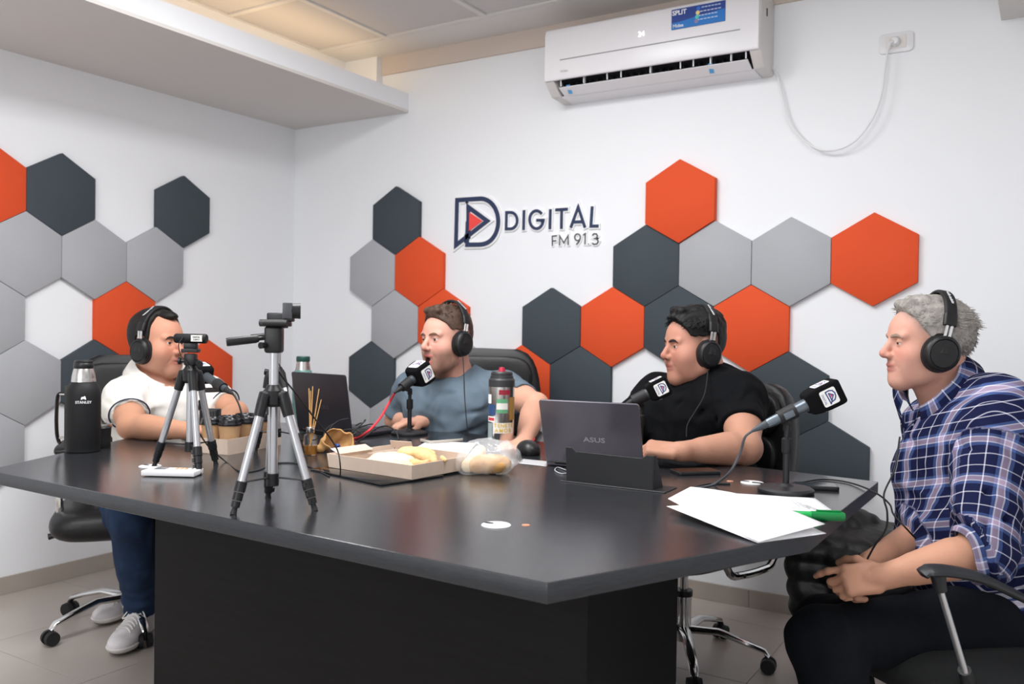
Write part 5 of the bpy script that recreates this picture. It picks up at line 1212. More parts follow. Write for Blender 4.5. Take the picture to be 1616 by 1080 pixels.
folds = [(D(1500, 720, 2.0), D(1440, 800, 2.1), .012, .010), (D(1560, 780, 1.92), D(1500, 800, 1.98), .010, .010), (D(1585, 820, 1.9), D(1520, 845, 1.9), .010, .010), (D(1440, 700, 2.2), D(1430, 800, 2.15), .012, .008), (D(1500, 700, 2.05), D(1560, 720, 1.97), .010, .006),
         (D(1580, 860, 1.9), D(1530, 800, 1.88), .010, .008), (D(1616, 760, 2.0), D(1600, 900, 2.0), .014, .010)]
sdf_obj('plaid_shirt', shirt_fn(F4, G4, H4, sleeve=(1.06, 1.10), folds=folds, neck_r=.082, neckn=unit(UPn*.9+F4['tf']*.45), noise=.006, slack=.022, sr=1.1, vneck=(.05, .018)), G4['lo'], G4['hi'], .0046, M_plaid, r4, uvfn=plaid_uv(F4))
def cuff(root, F, sd, t, r, w, m, k=1):
    el, wr = F[sd+'e'], F[sd+'w']; ax = Vector(unit(wr-el)); e = Vector(el+(wr-el)*(t-1)) if t > 1 else None; a1_ = ax.orthogonal().normalized(); a2_ = ax.cross(a1_); mb = MB(); n = 36
    def fn(u, v):
        a = 2*math.pi*u; prof = ((0, -w, r*.98), (.25, -w*.8, r*1.07), (.75, w*.1, r*1.06), (1, w*.2, r*.93))
        for (v0, z0, k0), (v1, z1, k1) in zip(prof[:-1], prof[1:]):
            if v <= v1+1e-6: q = (v-v0)/(v1-v0); break
        return e+ax*(z0+(z1-z0)*q+.003*math.sin(3*a))+(a1_*math.cos(a)+a2_*math.sin(a))*(k0+(k1-k0)*q)*(1+.02*math.sin(5*a))
    mb.grid(fn, n, 9, closed_u=True); me = obj('rolled_cuff', mb, m, root, world=True, solid=.006)
    ul = me.data.uv_layers.new(name='weave')
    for lp_ in me.data.loops:
        i = lp_.vertex_index; ul.data[lp_.index].uv = ((i % n)/n*.34, (i//n)/8*.05)
    return me
cuff(r4, F4, 'L', 1.10, .060, .045, M_plaid); cuff(r4, F4, 'R', 1.12, .058, .045, M_plaid)
co = collar(r4, F4, H4, M_plaid, h=.044, r=.086, gap=22, flare=1.34, tipd=.034, zoff=.078, tilt=.48)
ul = co.data.uv_layers.new(name='weave')
for lp_ in co.data.loops: i = lp_.vertex_index; ul.data[lp_.index].uv = ((i % 40)/40*.42, (i//40)/12*.09)
h4 = hair_fn(G4['hf'], top=.012, side=.006, plane=(.84, -.50, .008), nape=-.062, zs=.04, clump=.004, cs=100, quiff=U([Cp((.082, .026, .094), (.088, -.026, .096), .009, .008), Cp((.05, .03, .108), (.055, -.03, .108), .012), Cp((.02, .03, .118), (.03, -.03, .120), .012)], .014))
hair_part(r4, H4, h4, '#8f8a85', res=.003)
strands(r4, H4, G4['hf'], 900, .020, lambda p: V3((.9, p[1]*2, .15)) if p[0] > .0 else V3((-.8, p[1]*3, -.15)), '#a39e98', 4, lambda p: p[2] > .04 and p[0]*.84-p[2]*.50 < .004, top=.012, w=.0009)
strands(r4, H4, G4['hf'], 500, .013, lambda p: V3((-.6, p[1]*1, -.8)), '#7d7771', 5, lambda p: p[0] < -.01 and -.04 < p[2] < .06, top=.008, w=.0008)
hp4, Mp4 = headphones(H4, 'black headphones with steel slider on the grey haired man', tilt=.22, side=1, x0=-.002, z0=-.022, up=.156, cupr=(.043, .049))
hipc = V3(F4['pv']); M_dkj = mat('midnight_denim', '#0d1117', .9, spec=.2, var=.2, vscale=14, bump=.3, bscale=500)
kn1, kn2 = D(1292, 1010, 1.98), D(1300, 985, 2.30)
trousers(r4, hipc, [(D(1560, 985, 2.06), kn1, V3((kn1[0]+.10, kn1[1]-.06, .12))), (D(1570, 975, 2.28), kn2, V3((kn2[0]+.12, kn2[1]-.05, .12)))], M_dkj, .006, r0=.096, r1_=.070, r2=.060)
for kk in (kn1, kn2): sneaker(r4, (kk[0]+.14, kk[1]-.03, 0), (*dirv(-.95, -.1)[:2], 0))
# ================================================================ more things on the table
def dirz(p, a, b):   # z-rotation for a thing whose local x runs from a to b
    return math.atan2(b[1]-a[1], b[0]-a[0])
# black tray under the pizza box, pizza box
Nn, Ll, Rr = zt(650, 761.5), zt(519, 741), zt(724, 746)
e1 = (Ll-Nn); w1 = e1.length; e1.normalize(); e2 = (Rr-Nn); e2 = (e2-e1*e2.dot(e1)); e2.normalize(); w2 = .255
cc = Nn+e1*w1/2+e2*w2/2
tc = cc+e1*.045-e2*.022
trp = [zt(489, 743), zt(602, 768), zt(632, 764), zt(520, 739)]
tr_ = thing('flat_tray', 'thin black glass tray pushed under the front of the bread box', 'tray', (trp[1].x, trp[1].y, ZT))
tv = (trp[1]-trp[0]).normalized(); tn = UP.cross(tv); TP = [trp[0], trp[1], trp[1]+tn*.20, trp[0]+tn*.20]
mb = MB(); mb.prism([((q-trp[1]).x, (q-trp[1]).y) for q in TP], 0, .0055); obj('tray_plate', mb, mat('tray_gloss', '#0d0e10', .12, spec=.6), tr_, bevel=.002, seg=2)
pz = thing('bread_box', 'open kraft cardboard box holding flatbread pieces, table centre', 'box', (cc.x, cc.y, ZT+.006), math.atan2(-e1.y, -e1.x))
# local: x from left end (Ll) to the near corner (Nn); y away from the camera
hh_ = .036; W1, W2 = w1, w2
obj('box_base', MB().box((0, 0, .001), (W1, W2, .002)), M_card, pz)
obj('front_wall', MB().box((0, -W2/2+.001, hh_/2), (W1, .0022, hh_)), M_card, pz, bevel=.0005, seg=1)
obj('back_wall', MB().box((0, W2/2-.001, hh_/2), (W1, .0022, hh_)), M_card, pz, bevel=.0005, seg=1)
obj('side_wall', MB().box((W1/2-.001, 0, hh_/2), (.0022, W2, hh_)), M_card, pz, bevel=.0005, seg=1)
obj('side_wall', MB().box((-W1/2-.004, 0, hh_/2), (.0022, W2, hh_+.001), (0, -.22, 0)), M_card, pz, bevel=.0005, seg=1)
obj('corner_flap', MB().box((-W1/2+.035, W2/2-.012, hh_+.004), (.07, .002, .022), (.4, 0, .25)), M_card, pz); obj('corner_flap', MB().box((-W1/2-.014, -.03, hh_+.001), (.035, .13, .0018), (0, .35, 0)), M_card, pz)
ribs = MB()
for k in range(16): ribs.box((-W1/2+.02+.006*k, W2/2-.075, .0035+.022), (.0025, .11, .003), (0, 0, 0))
tag(obj('corrugated_insert', ribs, M_card, pz), kind='stuff')
M_bread = mat('bread_crust', '#dcb683', .75, spec=.2, var=.28, vscale=22, bump=.6, bscale=130); M_bread2 = mat('bread_pale', '#ead2ac', .8, spec=.2, var=.2, vscale=40, bump=.6, bscale=150)
pw = lambda x, y, z=0.0: V3(Vector((cc.x, cc.y, ZT+.006))+Vector((-e1.x, -e1.y, 0))*x+Vector((e2.x, e2.y, 0))*y+UP*z)
def bread(label, prims, k, m, name='bread_piece', cat='bread', res=.003, noise=.004, group='bread pieces in the box'):
    fn0 = U(prims, k); fn = lambda P: fn0(P)+f4(noise)*wob(P, 60, 5)+f4(noise*.5)*wob(P, 140, 5, 6)
    o = sdf_obj(name, fn, BL[0], BL[1], res, m); return tag(o, label, cat, group)
def bounds(c, r): global BL; c = V3(c); BL = (c-r, c+r)
bounds(pw(-.02, -.045, .03), .13); bread('flat pale flatbread half lying front left in the kraft box', [El(pw(-.02, -.05, .014), (.085, .055, .012), np.stack([unit(pw(1, .2)-pw(0, 0)), unit(pw(-.2, 1)-pw(0, 0)), UPn])), El(pw(-.01, -.03, .026), (.06, .04, .016))], .02, M_bread2)
bounds(pw(.01, .05, .03), .12); bread('folded golden flatbread at the back of the kraft box', [Cp(pw(-.05, .05, .022), pw(.06, .035, .026), .018, .020), El(pw(.0, .055, .034), (.06, .035, .017)), Cp(pw(.04, .06, .03), pw(.085, .03, .02), .014, .012)], .012, M_bread)
bounds(pw(.06, -.02, .03), .10); bread('small torn flatbread bit at the right of the kraft box', [Cp(pw(.03, -.03, .018), pw(.085, -.005, .020), .013, .010), El(pw(.055, -.055, .014), (.030, .020, .009))], .01, M_bread)
bounds(pw(.10, .035, .03), .06); bread('crust crumb hanging over the kraft box\'s right wall', [Cp(pw(W1/2-.012, .0, hh_+.004), pw(W1/2+.003, -.004, hh_-.001), .006, .005)], .004, M_bread, noise=.001, res=.0022)
# rolls in a clear bag
bp = zt(768, 752)+FV*.045; bw = lambda r, f, u: V3(bp)+RVn*r+FVn*f+UPn*u
bounds(bw(.012, 0, .03), .11); bread('golden bread roll at the front of the clear plastic bag', [Cp(bw(-.03, -.01, .022), bw(.045, .0, .024), .021, .018), El(bw(.01, .0, .028), (.055, .030, .022))], .02, mat('roll_crust', '#cf9f64', .6, spec=.3, var=.14, vscale=18, bump=.5, bscale=120), name='bread_roll', group='bread rolls in the bag', noise=.0015)
bounds(bw(-.04, .01, .04), .10); bread('pale bread roll tilted at the left of the plastic bag', [Cp(bw(-.048, -.002, .020), bw(-.022, .04, .052), .020, .018)], .02, M_bread2, name='bread_roll', group='bread rolls in the bag', noise=.0015)
bag_fn0 = U([Cp(bw(-.045, -.01, .030), bw(.040, -.005, .032), .036, .032), El(bw(.03, .03, .048), (.055, .045, .036)), El(bw(-.02, .05, .055), (.045, .04, .032)), Cp(bw(.07, .03, .040), bw(.085, .045, .030), .022, .012)], .02)
fold3 = lambda P, s, o: np.abs(wob(P, s, 5, o))
bag_fn = lambda P: smax(bag_fn0(P)+f4(.010)*fold3(P, 30, 0)+f4(.005)*fold3(P, 70, 4)-f4(.006), (f4(ZT+.001)-P[..., 2]), f4(.004))
M_film = mat('clear_film', '#eef0f2', .10, spec=1.0, alpha=.28, bump=1.0, bscale=55)
tag(sdf_obj('plastic_bag', bag_fn, bw(0, .02, .04)-.14, bw(0, .02, .04)+.14, .003, M_film), 'crumpled clear plastic bag of bread rolls beside the kraft box', 'plastic bag')
# papers and phone in the middle, right papers
def sheet(label, corners, name='paper_sheet', curl=None, m=M_paper, group='loose paper sheets', n=10, dz=.0008):
    a, b, c, d = [Vector(q) for q in corners]; mb = MB(); ctr_ = (a+b+c+d)/4
    def fn(u, v): p = (a*(1-u)+b*u)*(1-v)+(d*(1-u)+c*u)*v; return p+UP*((curl(u, v) if curl else 0)+dz)-Vector((ctr_.x, ctr_.y, ZT))
    mb.grid(fn, n, n); o = obj(name, mb, m, None, smooth=True, solid=.0004); o.location = (ctr_.x, ctr_.y, ZT); return tag(o, label, 'paper', group)
sheet('white paper sheet under the clear cased phone, behind the bread box', [zt(648, 712), zt(738, 717), zt(752, 700), zt(676, 696)])
def phone(label, c, ux, L=.147, Wd_=.071, case='#17181b', screen='#0e1014', z=0.0):
    t = thing('phone', label, 'phone', (c.x, c.y, ZT+z), math.atan2(ux[1], ux[0])); obj('phone_case', MB().prism(rrect(L, Wd_, .010), 0, .0095), mat('case'+case, case, .4), t, bevel=.002, seg=2)
    obj('screen', MB().prism(rrect(L-.008, Wd_-.007, .007), .0095, .0102), mat('glass'+screen, screen, .06, spec=.6), t); return t
a_, b_2 = zt(668, 701), zt(712, 703); pc = zt(697, 697.5)
t_ = phone('phone in a clear case lying on the paper behind the bread box', pc, (RV*.8+FV*.6), L=.135, z=.0015, case='#b3aca2', screen='#15191c')
pc = zt(1097, 747.5); phone('black phone beside the black shirt man\'s forearm, screen up', pc, (RV*.97+FV*.24), L=.125, Wd_=.066, screen='#3a2620')
pc = zt(1287, 771); phone('black phone right behind the near microphone base', pc, (RV*.98-FV*.18), L=.105, Wd_=.060, screen='#101114')
# laptop stand plate
A_, B_ = zt(894, 759.5), zt(1031, 775); ev = (B_-A_); Lw_ = ev.length; ev.normalize(); en = UP.cross(ev)
ls = thing('folded_stand', 'matt black folded stand in front of the silver laptop lid', 'stand', (A_.x, A_.y, ZT), math.atan2(ev.y, ev.x))
def vp(px, py): q = ray(px, py); k = ((V3(A_)-CO) @ V3(en))/(q @ V3(en)); P = CO+q*k; return (float((P-V3(A_)) @ V3(ev)), float(P[2]-ZT))
pts = [vp(*q) for q in ((894, 759.5), (1031, 775), (1031, 720.7), (1020, 719), (1013, 724), (909, 713), (903, 706.7), (892.7, 705.7))]
pts[0] = (pts[0][0], .001); pts[1] = (pts[1][0], .001)
FV_ = Matrix(((1, 0, 0, 0), (0, 0, 1, 0), (0, 1, 0, 0), (0, 0, 0, 1)))
obj('upright_plate', MB().prism(pts, 0, .003, FV_), M_screen_stand, ls, bevel=.0005, seg=1)
obj('side_plate', MB().hexa([(Lw_-.003, 0, 0), (Lw_, 0, 0), (Lw_+.004, .055, 0), (Lw_+.001, .055, 0)], [(Lw_-.003, 0, .083), (Lw_, 0, .083), (Lw_+.002, .012, .083), (Lw_-.001, .012, .083)]), M_screen_stand, ls)
obj('foot_plate', MB().box((Lw_/2+.012, .028, .0012), (Lw_+.045, .085, .0024)), M_screen_stand, ls, bevel=.0008, seg=1)
# mouse and its pad, pale cable sheet
mc = zt(833, 716); ms = thing('computer_mouse', 'big black computer mouse between the bottle and the silver laptop', 'mouse', (mc.x, mc.y, ZT), math.atan2(FV.y, FV.x)+.3)
lo_ = V3(mc)-.09; sh_ = U([El((0, 0, .010), (.060, .033, .028)), El((-.018, .004, .016), (.038, .030, .024))], .02)
Vv, Qq = nets(lambda P: smax(sh_(P), -P[..., 2], f4(.003)), (-.08, -.06, -.01), (.08, .06, .06), .0028); o = mesh_np('mouse_shell', Vv, Qq, M_black); o.parent = ms
obj('scroll_wheel', MB().tube([(.030, -.004, .031), (.030, .004, .031)], .006, 14), M_rubber, ms); obj('button_gap', MB().box((.034, 0, .0285), (.045, .0015, .010), (0, .35, 0)), M_dark, ms)
o = obj('red_bracelet', MB().tube([Vector(F2['Lw']+(F2['Le']-F2['Lw'])*.06)+Vector((math.cos(a)*.034, math.sin(a)*.034, math.sin(a)*.008)) for a in np.linspace(0, 2*math.pi, 25)], .0026, 6, cap=False), mat('red_cord', '#b8242c', .6)); tag(o, 'red cord bracelet on the teal shirt man\'s left wrist', 'bracelet')
sheet('pale grey document sleeve lying between mouse and silver laptop', [zt(818, 732), zt(862, 737), zt(866, 729), zt(826, 725)], name='document_sleeve', m=mat('pale_sleeve', '#b9b8ba', .4), group='flat office papers')
# kraft bag with sweets, near the diffuser
kb = zt(530, 716); kw = lambda r, f, u: V3(kb)+RVn*r+FVn*f+UPn*u
kr0 = U([El(kw(0, .03, .030), (.052, .040, .042)), Cp(kw(-.045, .02, .01), kw(-.02, .04, .05), .018, .012), Cp(kw(.04, .02, .01), kw(.035, .03, .045), .016, .012)], .015); hol_ = El(kw(.004, -.004, .026), (.038, .054, .032))
kn_ = A3(dirv(.05, -.75, .66)); kc_ = A3(kw(0, .012, .030))
def kr(P):
    o_ = kr0(P)+f4(.013)*fold3(P, 42, 2)+f4(.004)*wob(P, 90, 4); sh2 = np.abs(o_)-f4(.0022)
    return smax(smax(sh2, (P-kc_) @ kn_+f4(.010)*wob(P, 50, 5), f4(.001)), f4(ZT+.001)-P[..., 2], f4(.001))
tag(sdf_obj('paper_bag', kr, kw(0, .02, .03)-.11, kw(0, .02, .03)+.11, .0024, mat('kraft_bag', '#b48a5a', .8, spec=.15, var=.12, vscale=40, bump=.5, bscale=160)), 'crumpled open kraft paper bag with blue sweets, by the reed diffuser', 'paper bag')
for i, (r, f, u, c) in enumerate(((-.008, -.004, .012, '#2b3f78'), (.012, .000, .013, '#3b3f52'), (.002, .010, .022, '#27407e'))):
    tag(obj('wrapped_sweet', MB().ball(tuple(kw(r, f, u)), (.010, .008, .007), 12, 8), mat('wrap'+c, c, .3, bump=.4, bscale=200)), ('blue wrapped sweet at left in the kraft bag mouth', 'dark wrapped sweet at right in the kraft bag mouth', 'blue wrapped sweet on top in the kraft bag mouth')[i], 'sweet', 'wrapped sweets')
# right-hand papers and green markers
def p3(px, py, dz): return zt(px, py, dz)
sheet('printed paper sheet, rearmost of the pile at the table corner', [zt(1120, 800), zt(1318, 810, .004), zt(1286, 787), zt(1150, 779)])
sheet('paper sheet poking out lowest in the pile at the table corner', [zt(1196, 858, .001), zt(1304, 843, .004), zt(1180, 790, .012), zt(1052, 800, .016)])
sheet('blank top paper sheet of the pile at the table corner', [p3(1198, 856, .006), p3(1302, 828, .020), p3(1090, 769, .016), p3(1054, 788, .019)], curl=lambda u, v: .014*math.sin(math.pi*v)*u-.003*math.sin(math.pi*v)*(1-u))
pr_ = MB()
A1, B1, C1 = zt(1286, 789, .0035), zt(1250, 787, .0035), zt(1300, 802, .0045)
for k in range(7):
    a = zt(1248+5*k, 789+1.7*k, .007); b = zt(1262+5.2*k+(k % 3)*3, 800+1.2*k, .007); 
    pr_.tube([a, b], .0007, 4)
tag(obj('print_lines', pr_, mat('print_grey', '#8f9096', .8)), kind='stuff'); bpy.data.objects['print_lines'].parent = [o for o in bpy.data.objects if o.get('label', '').startswith('printed paper sheet')][0]
_p = bpy.data.objects['print_lines']; _p.data.transform(Matrix.Translation(_p.parent.location).inverted())
def marker(label, a, b):
    a = Vector(a); b = Vector(b); d = (b-a).normalized(); t = thing('marker_pen', label, 'marker', a, 0, 'green highlighter markers'); L_ = (b-a).length; g_ = mat('green_plastic', '#15a34e', .3)
    obj('barrel', MB().tube([(0, 0, 0), d*.004, d*L_*.55], [.0065, .0085, .0090], 16), g_, t); obj('cap', MB().tube([d*L_*.55, d*(L_-.004), d*L_], [.0100, .0096, .0075], 16, flat=1), mat('dark_green_cap', '#0f7a3c', .3), t)
    obj('cap_clip', MB().tube([d*L_*.62+UP*.011, d*L_*.95+UP*.011], .0022, 6), mat('dark_green_cap', '#0f7a3c', .3), t)
marker('green highlighter sticking out right from under the papers', zt(1215, 812, .009), zt(1333, 816, .009))
# cables on the table
wire('black headphone cable from the plaid shirt man down beside the table corner', [D(1420, 690, 2.05), D(1412, 740, 2.0), D(1395, 780, 1.98), D(1400, 808, 1.97), D(1398, 835, 1.98), D(1380, 862, 2.0), D(1365, 890, 2.02)], .0022)
wire('black cable from the far right grommet over the table edge to the plaid shirt', [zt(1187, 762, .003), zt(1225, 765, .003), zt(1262, 762, .003), zt(1300, 757, .003), zt(1340, 762, .003), zt(1378, 776, .004), D(1403, 795, 2.1), D(1410, 812, 2.04), D(1428, 832, 2.0), D(1445, 850, 2.02)], .0022)
wire('grey microphone cable curving down from the near microphone to the papers', [Vector(m4t), D(1176, 690, 2.10), D(1168, 715, 2.12), D(1152, 745, 2.13), zt(1128, 764, .004), zt(1105, 770, .003), zt(1085, 774, .003)], .0032, mat('grey_cable', '#4b4e53', .5))
wire('black cable lying from phone to papers near the tan cover dot', [zt(1152, 764, .002), zt(1120, 764, .002), zt(1095, 770, .002), zt(1086, 778, .002)], .0025)
wire('red microphone cable from the teal shirt man\'s microphone to the cable tangle', [Vector(at_depth(624, 619, d2-.10)), D(614, 636, d2-.06), D(600, 660, 3.0), D(582, 680, 2.9), zt(562, 692, .004), zt(545, 688, .004), zt(520, 690, .004)], .0042, mat('red_cable', '#e04048', .45))
_r = random.Random(8)
for i in range(5):
    c_ = zt(548+_r.uniform(-8, 8), 694+_r.uniform(-3, 4)); ra, rb2 = _r.uniform(.05, .085), _r.uniform(.03, .05); ph = _r.uniform(0, 6); zz = _r.uniform(.01, .035)
    wire(('black cable loop of the tangle beside the left laptop, lowest', 'black cable loop arching highest by the left laptop', 'black cable loop leaning over the kraft bag', 'black cable loop nearest the reed diffuser', 'black cable loop nearest the red cable\'s end')[i], [c_+RV*ra*math.cos(ph+t)+FV*rb2*math.sin(ph+t)+UP*(.004+zz*(1+math.sin(t*1.3+ph))) for t in np.linspace(0, 5.2, 12)], .0022, group='tangled black cables', n=4)
wire('black cable arching from the tangle to beside the microphone base', [zt(560, 700, .004), D(575, 690, 2.95), D(595, 676, 2.98), D(612, 673, 3.0), D(625, 682, 2.98), zt(629, 695, .003)], .0028)
wire('thin black cable hanging from the nearest tripod head to the bread box', [D(434, 566, 1.84), D(442, 590, 1.9), D(470, 625, 2.0), D(500, 665, 2.1), D(520, 690, 2.15), D(533, 712, 2.16), D(537, 735, 2.14), zt(537, 752, .008)], .0019)
wire('thin black cable hanging from the rear tripod head to the table', [D(431, 560, 2.55), D(452, 600, 2.56), D(456, 650, 2.56), D(470, 690, 2.56), zt(500, 702, .003)], .0017)
wire('thin black cable trailing from the webcam tripod over the table', [D(313, 682, 2.3), D(330, 706, 2.35), zt(355, 728, .003), zt(378, 744, .002), zt(405, 743, .002), zt(440, 731, .002), zt(480, 734, .002), zt(600, 763, .009) if False else zt(520, 752, .002)], .0019)
wire('black microphone cable of the left microphone drooping behind the cups', [Vector(at_depth(366, 621, 2.83)), D(372, 628, 2.82), D(379, 645, 2.80), D(382, 665, 2.80), zt(380, 700, .003)], .0030)
wire('thin grey cable coil on the table left of the black stand', [zt(893, 742, .003), zt(880, 738, .002), zt(876, 743, .002), zt(888, 748, .002), zt(905, 744, .002)], .0016, mat('light_cable', '#a5a7ad', .5))
wire('headphone cable running down the teal t-shirt', [Vector(Mp2 @ Vector((0, .095, -.055))), D(732, 590, 3.12), D(733, 620, 3.13), D(735, 650, 3.12), D(738, 680, 3.12), D(741, 694, 3.12)], .0018)
wire('headphone cable running down the black t-shirt', [Vector(Mp3 @ Vector((0, .095, -.055))), D(1112, 622, 2.70), D(1098, 648, 2.66), D(1085, 670, 2.63), D(1083, 690, 2.60)], .0017)
# ================================================================ chairs
M_leather = mat('black_leather', '#121214', .4, spec=.42, bump=.25, bscale=160, var=.1, vscale=12); M_shell = mat('chair_shell', '#202225', .45)
def star_base(t, R_=.285, zc=.075, rot=0, m=None):
    for k in range(5):
        a = rot+k*2*math.pi/5; d = Vector((math.cos(a), math.sin(a), 0))
        mb = MB(); mb.tube([d*.02+UP*(zc+.035), d*.12+UP*(zc+.040), d*(R_-.08)+UP*(zc+.018), d*(R_-.015)+UP*(zc-.002), d*R_+UP*(zc-.020)], [.022, .019, .017, .015, .012], 12, flat=.6, up=d.cross(UP)); lg_ = obj('base_leg', mb, m or M_chrome, t)
        c = d*R_; n = Vector((-d.y, d.x, 0)); cs = MB()
        for s in (-1, 1): cs.tube([c+n*s*.008+UP*.027, c+n*s*.024+UP*.027], [.026, .024], 20)
        cs.tube([c+UP*.03, c+UP*.058], .007, 8); obj('caster', cs, M_rubber, lg_)
def cushion_mb(w, d, h, r, M, crown=.0):
    mb = MB(); 
    def f(u, v):
        a = 2*math.pi*u; ph = math.pi*(v-.5); e = .35
        sg = lambda x: (1 if x > 0 else -1)*abs(x)**e
        return M @ Vector((w/2*sg(math.cos(a))*abs(math.cos(ph))**.28, d/2*sg(math.sin(a))*abs(math.cos(ph))**.28, h/2*math.sin(ph)*(1+crown*math.cos(a)**2)))
    mb.grid(f, 40, 17, closed_u=True); return mb
def exec_chair(label, hub, fwd, seat_z=.47, back_top=1.02, rot=0, arm=True, back_w=.50, ay=.275, group='black leather office chairs'):
    # local +x is the way the chair faces
    t = thing('office_chair', label, 'chair', (hub[0], hub[1], 0), math.atan2(fwd[1], fwd[0]), group); star_base(t, rot=rot)
    obj('gas_column', MB().tube([(0, 0, .07), (0, 0, .24)], .026, 20), M_chrome, t); obj('piston', MB().tube([(0, 0, .24), (0, 0, seat_z-.09)], .014, 16), M_chrome, t); obj('column_collar', MB().tube([(0, 0, .225), (0, 0, .245)], .030, 20), M_black, t)
    obj('mechanism', MB().box((-.01, 0, seat_z-.085), (.20, .12, .035)), M_black, t, bevel=.008, seg=2); obj('tilt_lever', MB().tube([(0, -.05, seat_z-.085), (.0, -.22, seat_z-.095), (.0, -.27, seat_z-.105)], [.005, .006, .012], 8), M_black, t)
    obj('seat', cushion_mb(.50, .50, .12, .05, Matrix.Translation((.02, 0, seat_z-.03))), M_leather, t)
    hb = back_top-seat_z+.02; Mb = Matrix.Translation((-.255, 0, seat_z+hb/2)) @ Matrix.Rotation(-.12, 4, 'Y')
    obj('backrest', cushion_mb(.085, back_w, hb, .05, Mb), M_leather, t)
    for k in range(3): obj('back_cushion', cushion_mb(.05, back_w*.86, hb/3.3, .05, Mb @ Matrix.Translation((.045, 0, -hb*.30+hb*.29*k))), M_leather, t)
    obj('back_shell', cushion_mb(.03, back_w*.96, hb*.96, .05, Mb @ Matrix.Translation((-.040, 0, 0))), M_shell, t)
    if arm:
        for s in (-1, 1):
            y = s*ay; pts = [(-.14, y, seat_z+.20), (-.155, y, seat_z+.17), (-.15, y, seat_z+.02), (-.11, y, seat_z-.070), (-.05, y, seat_z-.085), (.05, y, seat_z-.085), (.11, y, seat_z-.070), (.15, y, seat_z+.02), (.155, y, seat_z+.17), (.14, y, seat_z+.20), (0, y, seat_z+.205), (-.14, y, seat_z+.20)]
            lp2 = obj('arm_loop', MB().tube(catmull(pts, 4), .014, 10, flat=.45, up=(0, 0, 1)) if False else MB().tube(catmull(pts, 4), .0125, 10), M_chrome, t)
            obj('arm_pad', cushion_mb(.27, .055, .032, .02, Matrix.Translation((0, y, seat_z+.222))), M_leather, t)
            for xx in (-.05, .05): obj('arm_bolt', MB().tube([(xx, y, seat_z-.085), (xx, y+s*.014, seat_z-.085)], .006, 10), M_dark, lp2)
    return t
exec_chair('black leather office chair of the white shirt man, chrome base showing at left', (-2.935, 2.03), (RVn*.35-FVn*.94), .455, .99, rot=math.radians(-96)-math.atan2((RVn*.35-FVn*.94)[1], (RVn*.35-FVn*.94)[0]), back_w=.44, ay=.215)
h2p = D(738, 700, 3.60); exec_chair('black leather office chair of the teal shirt man with tall rounded back', (h2p[0], h2p[1]), dirv(-.12, -.99), .47, 1.03, rot=.2, back_w=.56)
f3d = F3['tf']; exec_chair('black leather office chair of the black shirt man with chrome base at right', (-1.065, 2.87), f3d, .45, .94, rot=math.radians(9.8)-math.atan2(f3d[1], f3d[0]), back_w=.50)
# task chair of the plaid shirt man
f4d = F4['tf']; hb4 = F4['pv']; t4 = thing('task_chair', 'black task chair with curved armrest under the plaid shirt man, bottom right', 'chair', (hb4[0], hb4[1], 0), math.atan2(f4d[1], f4d[0]))
star_base(t4, m=M_shell); obj('gas_column', MB().tube([(0, 0, .07), (0, 0, .33)], .025, 18), M_shell, t4)
obj('seat', cushion_mb(.60, .54, .12, .04, Matrix.Translation((.10, 0, .375))), mat('black_mesh_fabric', '#17191a', .9, bump=.6, bscale=300), t4)
obj('backrest', cushion_mb(.05, .46, .55, .04, Matrix.Translation((-.30, 0, .72)) @ Matrix.Rotation(-.15, 4, 'Y')), mat('black_mesh_fabric', '#17191a', .9, bump=.6, bscale=300), t4)
obj('back_bar', MB().tube([(-.05, 0, .32), (-.26, 0, .34), (-.33, 0, .50)], [.02, .02, .018], 10), M_shell, t4)
Ri = root_matrix(t4).inverted()
def T4(px, py, d): return Ri @ Vector(D(px, py, d))
pad = MB(); P_ = [T4(1453, 908, 1.80), T4(1466, 901, 1.80), T4(1500, 902, 1.80), T4(1545, 912, 1.82), T4(1590, 932, 1.85), T4(1640, 958, 1.90)]
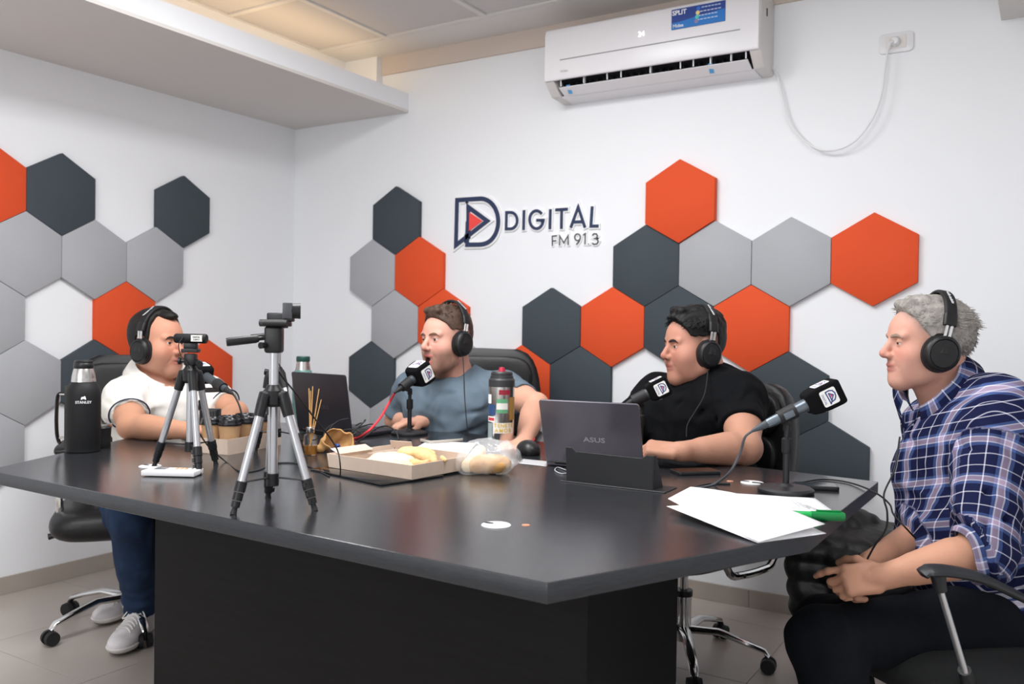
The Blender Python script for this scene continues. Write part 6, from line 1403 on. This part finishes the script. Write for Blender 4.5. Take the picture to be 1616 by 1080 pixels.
pad.tube(catmull(P_, 5), [.006]+[.020]*4+[.024]*17+[.022]*3+[.016], 12, flat=.42, up=(0, 1, 0)); obj('arm_pad', pad, M_shell, t4)
obj('arm_post', MB().tube([T4(1484, 932, 1.80), T4(1523, 1062, 1.80)], .0085, 12, flat=.7), M_alu, t4); obj('post_head', MB().tube([T4(1480, 908, 1.80), T4(1485, 934, 1.80)], [.016, .012], 12), M_shell, t4)
obj('post_foot', MB().tube([T4(1522, 1058, 1.80), T4(1532, 1090, 1.84), T4(1500, 1110, 2.0)], [.013, .018, .02], 12), M_shell, t4)
# quilted jacket slung over a spare chair behind the table corner
jc = D(1345, 900, 2.72); ja = lambda r, f, u: V3((jc[0], jc[1], 0))+RVn*r+FVn*f+UPn*u
sc_ = thing('side_chair', 'black chair hidden under the quilted jacket behind the table corner', 'chair', (jc[0], jc[1], 0), math.atan2(RV.y, RV.x))
obj('seat', cushion_mb(.36, .34, .05, .03, Matrix.Translation((0.05, .03, .36))), M_leather, sc_)
for x_ in (-.08, .18):
    for y_ in (-.10, .16): obj('leg', MB().tube([(x_, y_, 0), (x_*.9, y_, .35)], .011, 10), M_shell, sc_)
jk0 = U([Cp(ja(-.13, -.04, .30), ja(-.12, .02, .42), .075, .065), Cp(ja(-.12, .02, .42), ja(.02, .10, .515), .065, .045), Cp(ja(.02, .10, .53), ja(.16, .10, .46), .040, .06), El(ja(.04, .02, .44), (.18, .17, .09)), Cp(ja(-.04, -.12, .38), ja(.10, -.10, .40), .07, .06)], .05)
def jk(P):
    z = P[..., 2]+f4(.02)*wob(P, 9, 4); return jk0(P)-f4(.008)*np.abs(np.sin(z*f4(58)))+f4(.006)*wob(P, 28, 5)+f4(.003)*wob(P, 70, 4)
tag(sdf_obj('quilted_jacket', jk, ja(0, .03, .40)-.32, ja(0, .03, .40)+.32, .006, mat('black_nylon', '#0c0d0c', .5, spec=.3, bump=.3, bscale=120)), 'black quilted puffer jacket slung on a chair behind the table corner', 'jacket')
